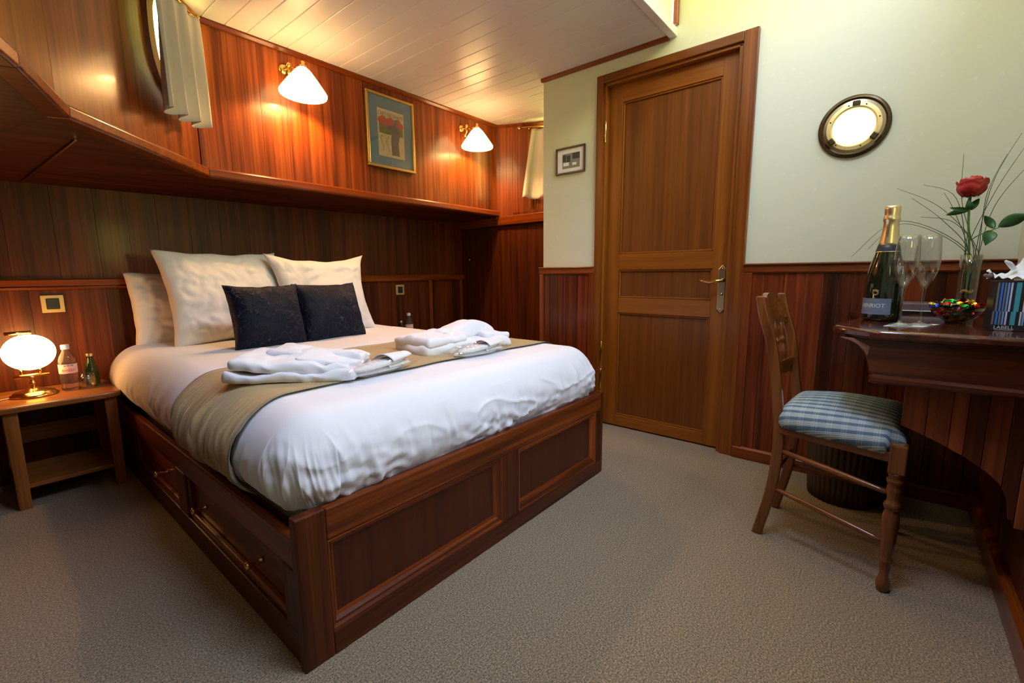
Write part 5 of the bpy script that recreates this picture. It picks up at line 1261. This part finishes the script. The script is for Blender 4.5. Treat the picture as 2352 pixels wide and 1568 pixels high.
for cname, col in foilc.items():
    me = candy_mesh().mesh('wrapped_sweet', smooth=False)
    mt = simple(cname.replace(' ', '_') + '_foil', col, 0.22, 0.85); me.materials.append(mt); cm[cname] = me
spots = []
for lvl, (n, R, h) in enumerate(((5, 0.020, 0.014), (9, 0.034, 0.027), (12, 0.047, 0.041), (13, 0.052, 0.052), (9, 0.034, 0.056), (5, 0.016, 0.064))):
    for k in range(n):
        a = 2 * PI * (k + 0.37 * lvl) / n + random.uniform(-.1, .1); spots.append((R * math.cos(a), R * math.sin(a), h + random.uniform(-.002, .003)))
seq = ['red', 'red', 'green', 'gold', 'silver blue', 'red', 'gold', 'blue', 'green', 'red', 'gold']
for i, (x_, y_, z_) in enumerate(spots):
    cn = seq[(i * 7) % len(seq)] if i < 26 else ['green', 'red', 'gold', 'red', 'gold', 'blue', 'green', 'silver blue'][i % 8]
    o = bpy.data.objects.new('wrapped_sweet', cm[cn]); COL.objects.link(o)
    o.location = BW + V((x_, y_, z_)); o.rotation_euler = (random.uniform(-.5, .5), random.uniform(-.4, .4), random.uniform(0, 6.28))
    tag(o, cn + ' foil-wrapped sweet in the glass bowl', 'sweet', cn + ' foil sweets in the bowl')

# ---- book behind
bo = thing('guest_folder', 'flat dark folder lying at the back of the desk', 'folder', (2.33, -0.07, ZT_D))
build(MB().box(2.27, 2.42, -0.175, 0.045, ZT_D + 0.014, ZT_D + 0.040), 'cover', 'charcoal', bo, bevel=0.003)
build(MB().box(2.265, 2.418, -0.172, 0.042, ZT_D + 0.0115, ZT_D + 0.0145), 'metal_edge', 'white_print', bo)
build(MB().box(2.272, 2.42, -0.175, 0.045, ZT_D, ZT_D + 0.0115), 'tray', 'black_plastic', bo)

# ---- vase with a rose and grass
VP = V((2.25, -0.207, ZT_D)); va = thing('glass_vase', 'tall clear cylindrical vase holding the rose', 'vase', tuple(VP))
outer = [(0.001, 0.0), (0.0255, 0.0), (0.0262, 0.004), (0.0262, 0.06), (0.0275, 0.16), (0.0288, 0.214)]
build(MB().lathe(outer + [(0.0268, 0.214), (0.0255, 0.16), (0.0242, 0.06), (0.0240, 0.010), (0.001, 0.010)], VP, 36, closed=False), 'body', 'thin_glass', va, smooth=True)
build(MB().tube([(VP.x + 0.013 * math.cos(a), VP.y + 0.013 * math.sin(a), ZT_D + 0.088 + 0.003 * math.sin(3 * a)) for a in [k * PI / 8 for k in range(17)]], 0.005, 6), 'yellow_tie', simple('yellow_ribbon', (0.55, 0.36, 0.02), 0.5), va)
RC = V((2.235, -0.183, 1.226))
ro = thing('rose', 'single red-orange rose with green leaves in the glass vase', 'flower', (VP.x, VP.y, ZT_D + 0.012))
build(MB().tube(smooth_path([(2.252, -0.210, ZT_D + 0.012), (2.25, -0.205, 0.90), (2.246, -0.198, 1.02), (2.240, -0.186, 1.12), (2.236, -0.183, 1.195)], 4), 0.0032, 8), 'stem', 'stem_green', ro, smooth=True)
def petal(ang, r0, h, w, open_, z0, k):
    def fn(u, v):
        a = ang + (u - .5) * w * (0.55 + 0.45 * math.sin(PI * (0.15 + 0.7 * v)))
        r = r0 * math.sin(PI * (0.16 + 0.56 * v)) + open_ * max(0, v - 0.78) * 0.055
        z = z0 + h * v - 0.010 * (2 * u - 1) ** 2 * v + 0.002 * math.sin(u * 9 + k)
        return (RC.x + r * math.cos(a), RC.y + r * math.sin(a), z)
    return MB().grid(fn, 10, 10)
for i in range(5): build(petal(i * 2 * PI / 5 + 0.3, 0.038, 0.052, 1.75, 1.0, RC.z - 0.030, i), 'petal', 'petal', ro, smooth=True, solid=0.0008)
for i in range(5): build(petal(i * 2 * PI / 5 + 0.95, 0.032, 0.058, 1.7, 0.6, RC.z - 0.028, i + 5), 'petal', 'petal', ro, smooth=True, solid=0.0008)
for i in range(4): build(petal(i * 2 * PI / 4 + 0.2, 0.024, 0.062, 1.9, 0.0, RC.z - 0.026, i + 11), 'petal', 'petal', ro, smooth=True, solid=0.0008)
for i in range(3): build(petal(i * 2 * PI / 3 + 0.7, 0.014, 0.062, 2.3, -0.3, RC.z - 0.024, i + 17), 'petal', 'petal', ro, smooth=True, solid=0.0008)
for i in range(5):
    a = i * 2 * PI / 5; build(MB().grid(lambda u, v: (RC.x + (0.006 + 0.024 * v) * math.cos(a + (u - .5) * 0.7 * (1 - v)), RC.y + (0.006 + 0.024 * v) * math.sin(a + (u - .5) * 0.7 * (1 - v)), RC.z - 0.033 + 0.006 * v - 0.010 * v * v), 4, 6), 'sepal', 'leaf_green', ro, smooth=True)
def leaf(p, tip, w, curl, up=V((0, 0, 1))):
    p = V(p); tip = V(tip); d = tip - p; side = d.cross(V((1, 0, 0.3))).normalized(); nn = side.cross(d).normalized()
    def fn(u, v):
        ww = w * math.sin(PI * min(1, v * 0.96 + 0.02)) ** 0.8 * (1 - 0.35 * v)
        return p + d * v + side * ((2 * u - 1) * ww) + nn * (curl * (2 * u - 1) ** 2 * 0.25 * w + curl * 0.012 * math.sin(PI * v))
    return build(MB().grid(fn, 8, 14), 'leaf', 'leaf_green', ro, smooth=True, solid=0.0006)
leaf((2.242, -0.188, 1.150), (2.225, -0.128, 1.137), 0.011, 1)
leaf((2.240, -0.188, 1.152), (2.235, -0.135, 1.163), 0.010, -1)
leaf((2.238, -0.190, 1.150), (2.230, -0.205, 1.186), 0.012, 1)
leaf((2.244, -0.186, 1.150), (2.228, -0.178, 1.187), 0.012, -1)
build(MB().tube(smooth_path([(2.247, -0.199, 1.05), (2.235, -0.222, 1.068), (2.22, -0.262, 1.087)], 4), 0.0016, 6), 'leaf_stalk', 'stem_green', ro, smooth=True)
leaf((2.225, -0.250, 1.084), (2.225, -0.222, 1.128), 0.014, 1)
leaf((2.222, -0.258, 1.087), (2.190, -0.318, 1.118), 0.024, 1)
leaf((2.228, -0.240, 1.076), (2.205, -0.232, 1.028), 0.022, -1)
gs = thing('grass_spray', 'spray of thin arching grass blades around the rose', 'grass', (VP.x, VP.y, ZT_D + 0.012))
ends = [((2.20, -0.010, 1.125), (2.16, 0.125, 1.000)), ((2.24, -0.02, 1.118), (2.24, 0.08, 1.03)), ((2.26, -0.115, 1.165), (2.27, 0.014, 1.250)), ((2.28, -0.15, 1.20), (2.30, -0.060, 1.258)),
        ((2.25, -0.165, 1.18), (2.23, -0.152, 1.338)), ((2.27, -0.235, 1.235), (2.30, -0.290, 1.395)), ((2.25, -0.240, 1.20), (2.24, -0.292, 1.335)), ((2.24, -0.245, 1.16), (2.20, -0.300, 1.272)),
        ((2.26, -0.15, 1.15), (2.28, -0.118, 1.22)), ((2.22, -0.12, 1.12), (2.18, -0.03, 1.20)), ((2.27, -0.225, 1.20), (2.29, -0.262, 1.33)), ((2.28, -0.19, 1.15), (2.34, -0.17, 1.26)), ((2.22, -0.15, 1.11), (2.15, -0.06, 1.13))]
for i, (m_, e_) in enumerate(ends):
    s0 = VP + V((0.010 * math.cos(i * 2.4), 0.010 * math.sin(i * 2.4), 0.014)); s1 = VP + V((0.018 * math.cos(i * 2.4), 0.018 * math.sin(i * 2.4) , 0.215))
    path = smooth_path([s0, s1, m_, e_], 8); n = len(path)
    build(MB().tube(path, [lerp(0.0015, 0.0006, k / (n - 1)) for k in range(n)], 5), 'blade', 'blade_green', gs, smooth=True)

# ---- tissue box
TB = V((1.777, -0.218, ZT_D)); tb = thing('tissue_box', 'black tissue box with blue and white stripes on the desk', 'tissue box', (1.83, -0.27, ZT_D))
X0, X1, Y1_, Y0_ = 1.777, 1.887, -0.218, -0.325
build(MB().box(X0, X1, Y0_, Y1_, ZT_D, ZT_D + 0.133), 'carton', 'black_plastic', tb, bevel=0.001)
sc_ = {'g': simple('grey_stripe', (0.20, 0.20, 0.21), 0.5), 'b': simple('blue_stripe', (0.06, 0.22, 0.62), 0.5), 's': simple('steel_stripe', (0.16, 0.24, 0.30), 0.5), 'l': simple('light_blue_stripe', (0.20, 0.40, 0.62), 0.5), 'w': simple('white_stripe', (0.68, 0.70, 0.85), 0.5), 't': simple('teal_stripe', (0.06, 0.38, 0.50), 0.5), 'n': simple('navy_stripe', (0.012, 0.02, 0.13), 0.5)}
pat = [('g', .0045, .0035), ('n', .0085, .0025), ('b', .0110, .0038), ('n', .0150, .0020), ('s', .0172, .0034), ('n', .0207, .002), ('l', .0228, .0036), ('n', .0266, .002), ('w', .0288, .0034), ('n', .0323, .002), ('t', .0385, .0095), ('w', .055, .0034), ('l', .060, .0036), ('b', .066, .0038), ('t', .074, .0095), ('g', .088, .0035), ('w', .094, .0034)]
for kx, (sh, z0, z1) in enumerate(((0.0, 0.052, 0.129), (-0.0035, 0.016, 0.052))):
    for key, a, w in pat:
        yy = Y1_ - a - sh
        build(MB().box(X0 - 0.0006, X0 + 0.001, yy - w, yy, ZT_D + z0, ZT_D + z1), 'stripe', sc_[key], tb)
flat_text('LABELL', 0.0125, (X0 - 0.0008, Y1_ - 0.0255, ZT_D + 0.0085), (0, -1, 0), (0, 0, 1), 'white_print', tb, 0.95)
build(MB().box(X0 - 0.0007, X0, Y1_ - 0.042, Y1_ - 0.009, ZT_D + 0.0018, ZT_D + 0.0026), 'printed_line', 'white_print', tb)
ts = thing('tissue', 'white paper tissue pulled out of the striped box', 'tissue', (1.83, -0.27, ZT_D + 0.134))
def tis(u, v):
    a, b = 2 * u - 1, 2 * v - 1
    x = 1.826 + a * 0.052 + 0.012 * noise.noise(V((b * 2, a, 3))); yy = -0.268 - b * 0.062 + 0.012 * noise.noise(V((a * 2.2, b * 1.5, 0)))
    z = ZT_D + 0.137 + 0.062 * (1 - abs(a) ** 1.2) * (0.55 + 0.45 * math.sin(b * 2.6 + a)) + 0.016 * abs(noise.noise(V((a * 2.5, b * 3.5, 7)))) + 0.026 * max(0, 1 - ((b - 0.15) ** 2 * 30 + (a + .1) ** 2 * 9))
    return (x, yy, z)
build(MB().grid(tis, 34, 34), 'sheet', 'tissue', ts, smooth=True, solid=0.0006)
build(MB().tube([(1.818, -0.252, ZT_D + 0.165), (1.806, -0.240, ZT_D + 0.180), (1.800, -0.232, ZT_D + 0.186)], [0.006, 0.006, 0.003], 8), 'twisted_corner', 'tissue', ts, smooth=True)
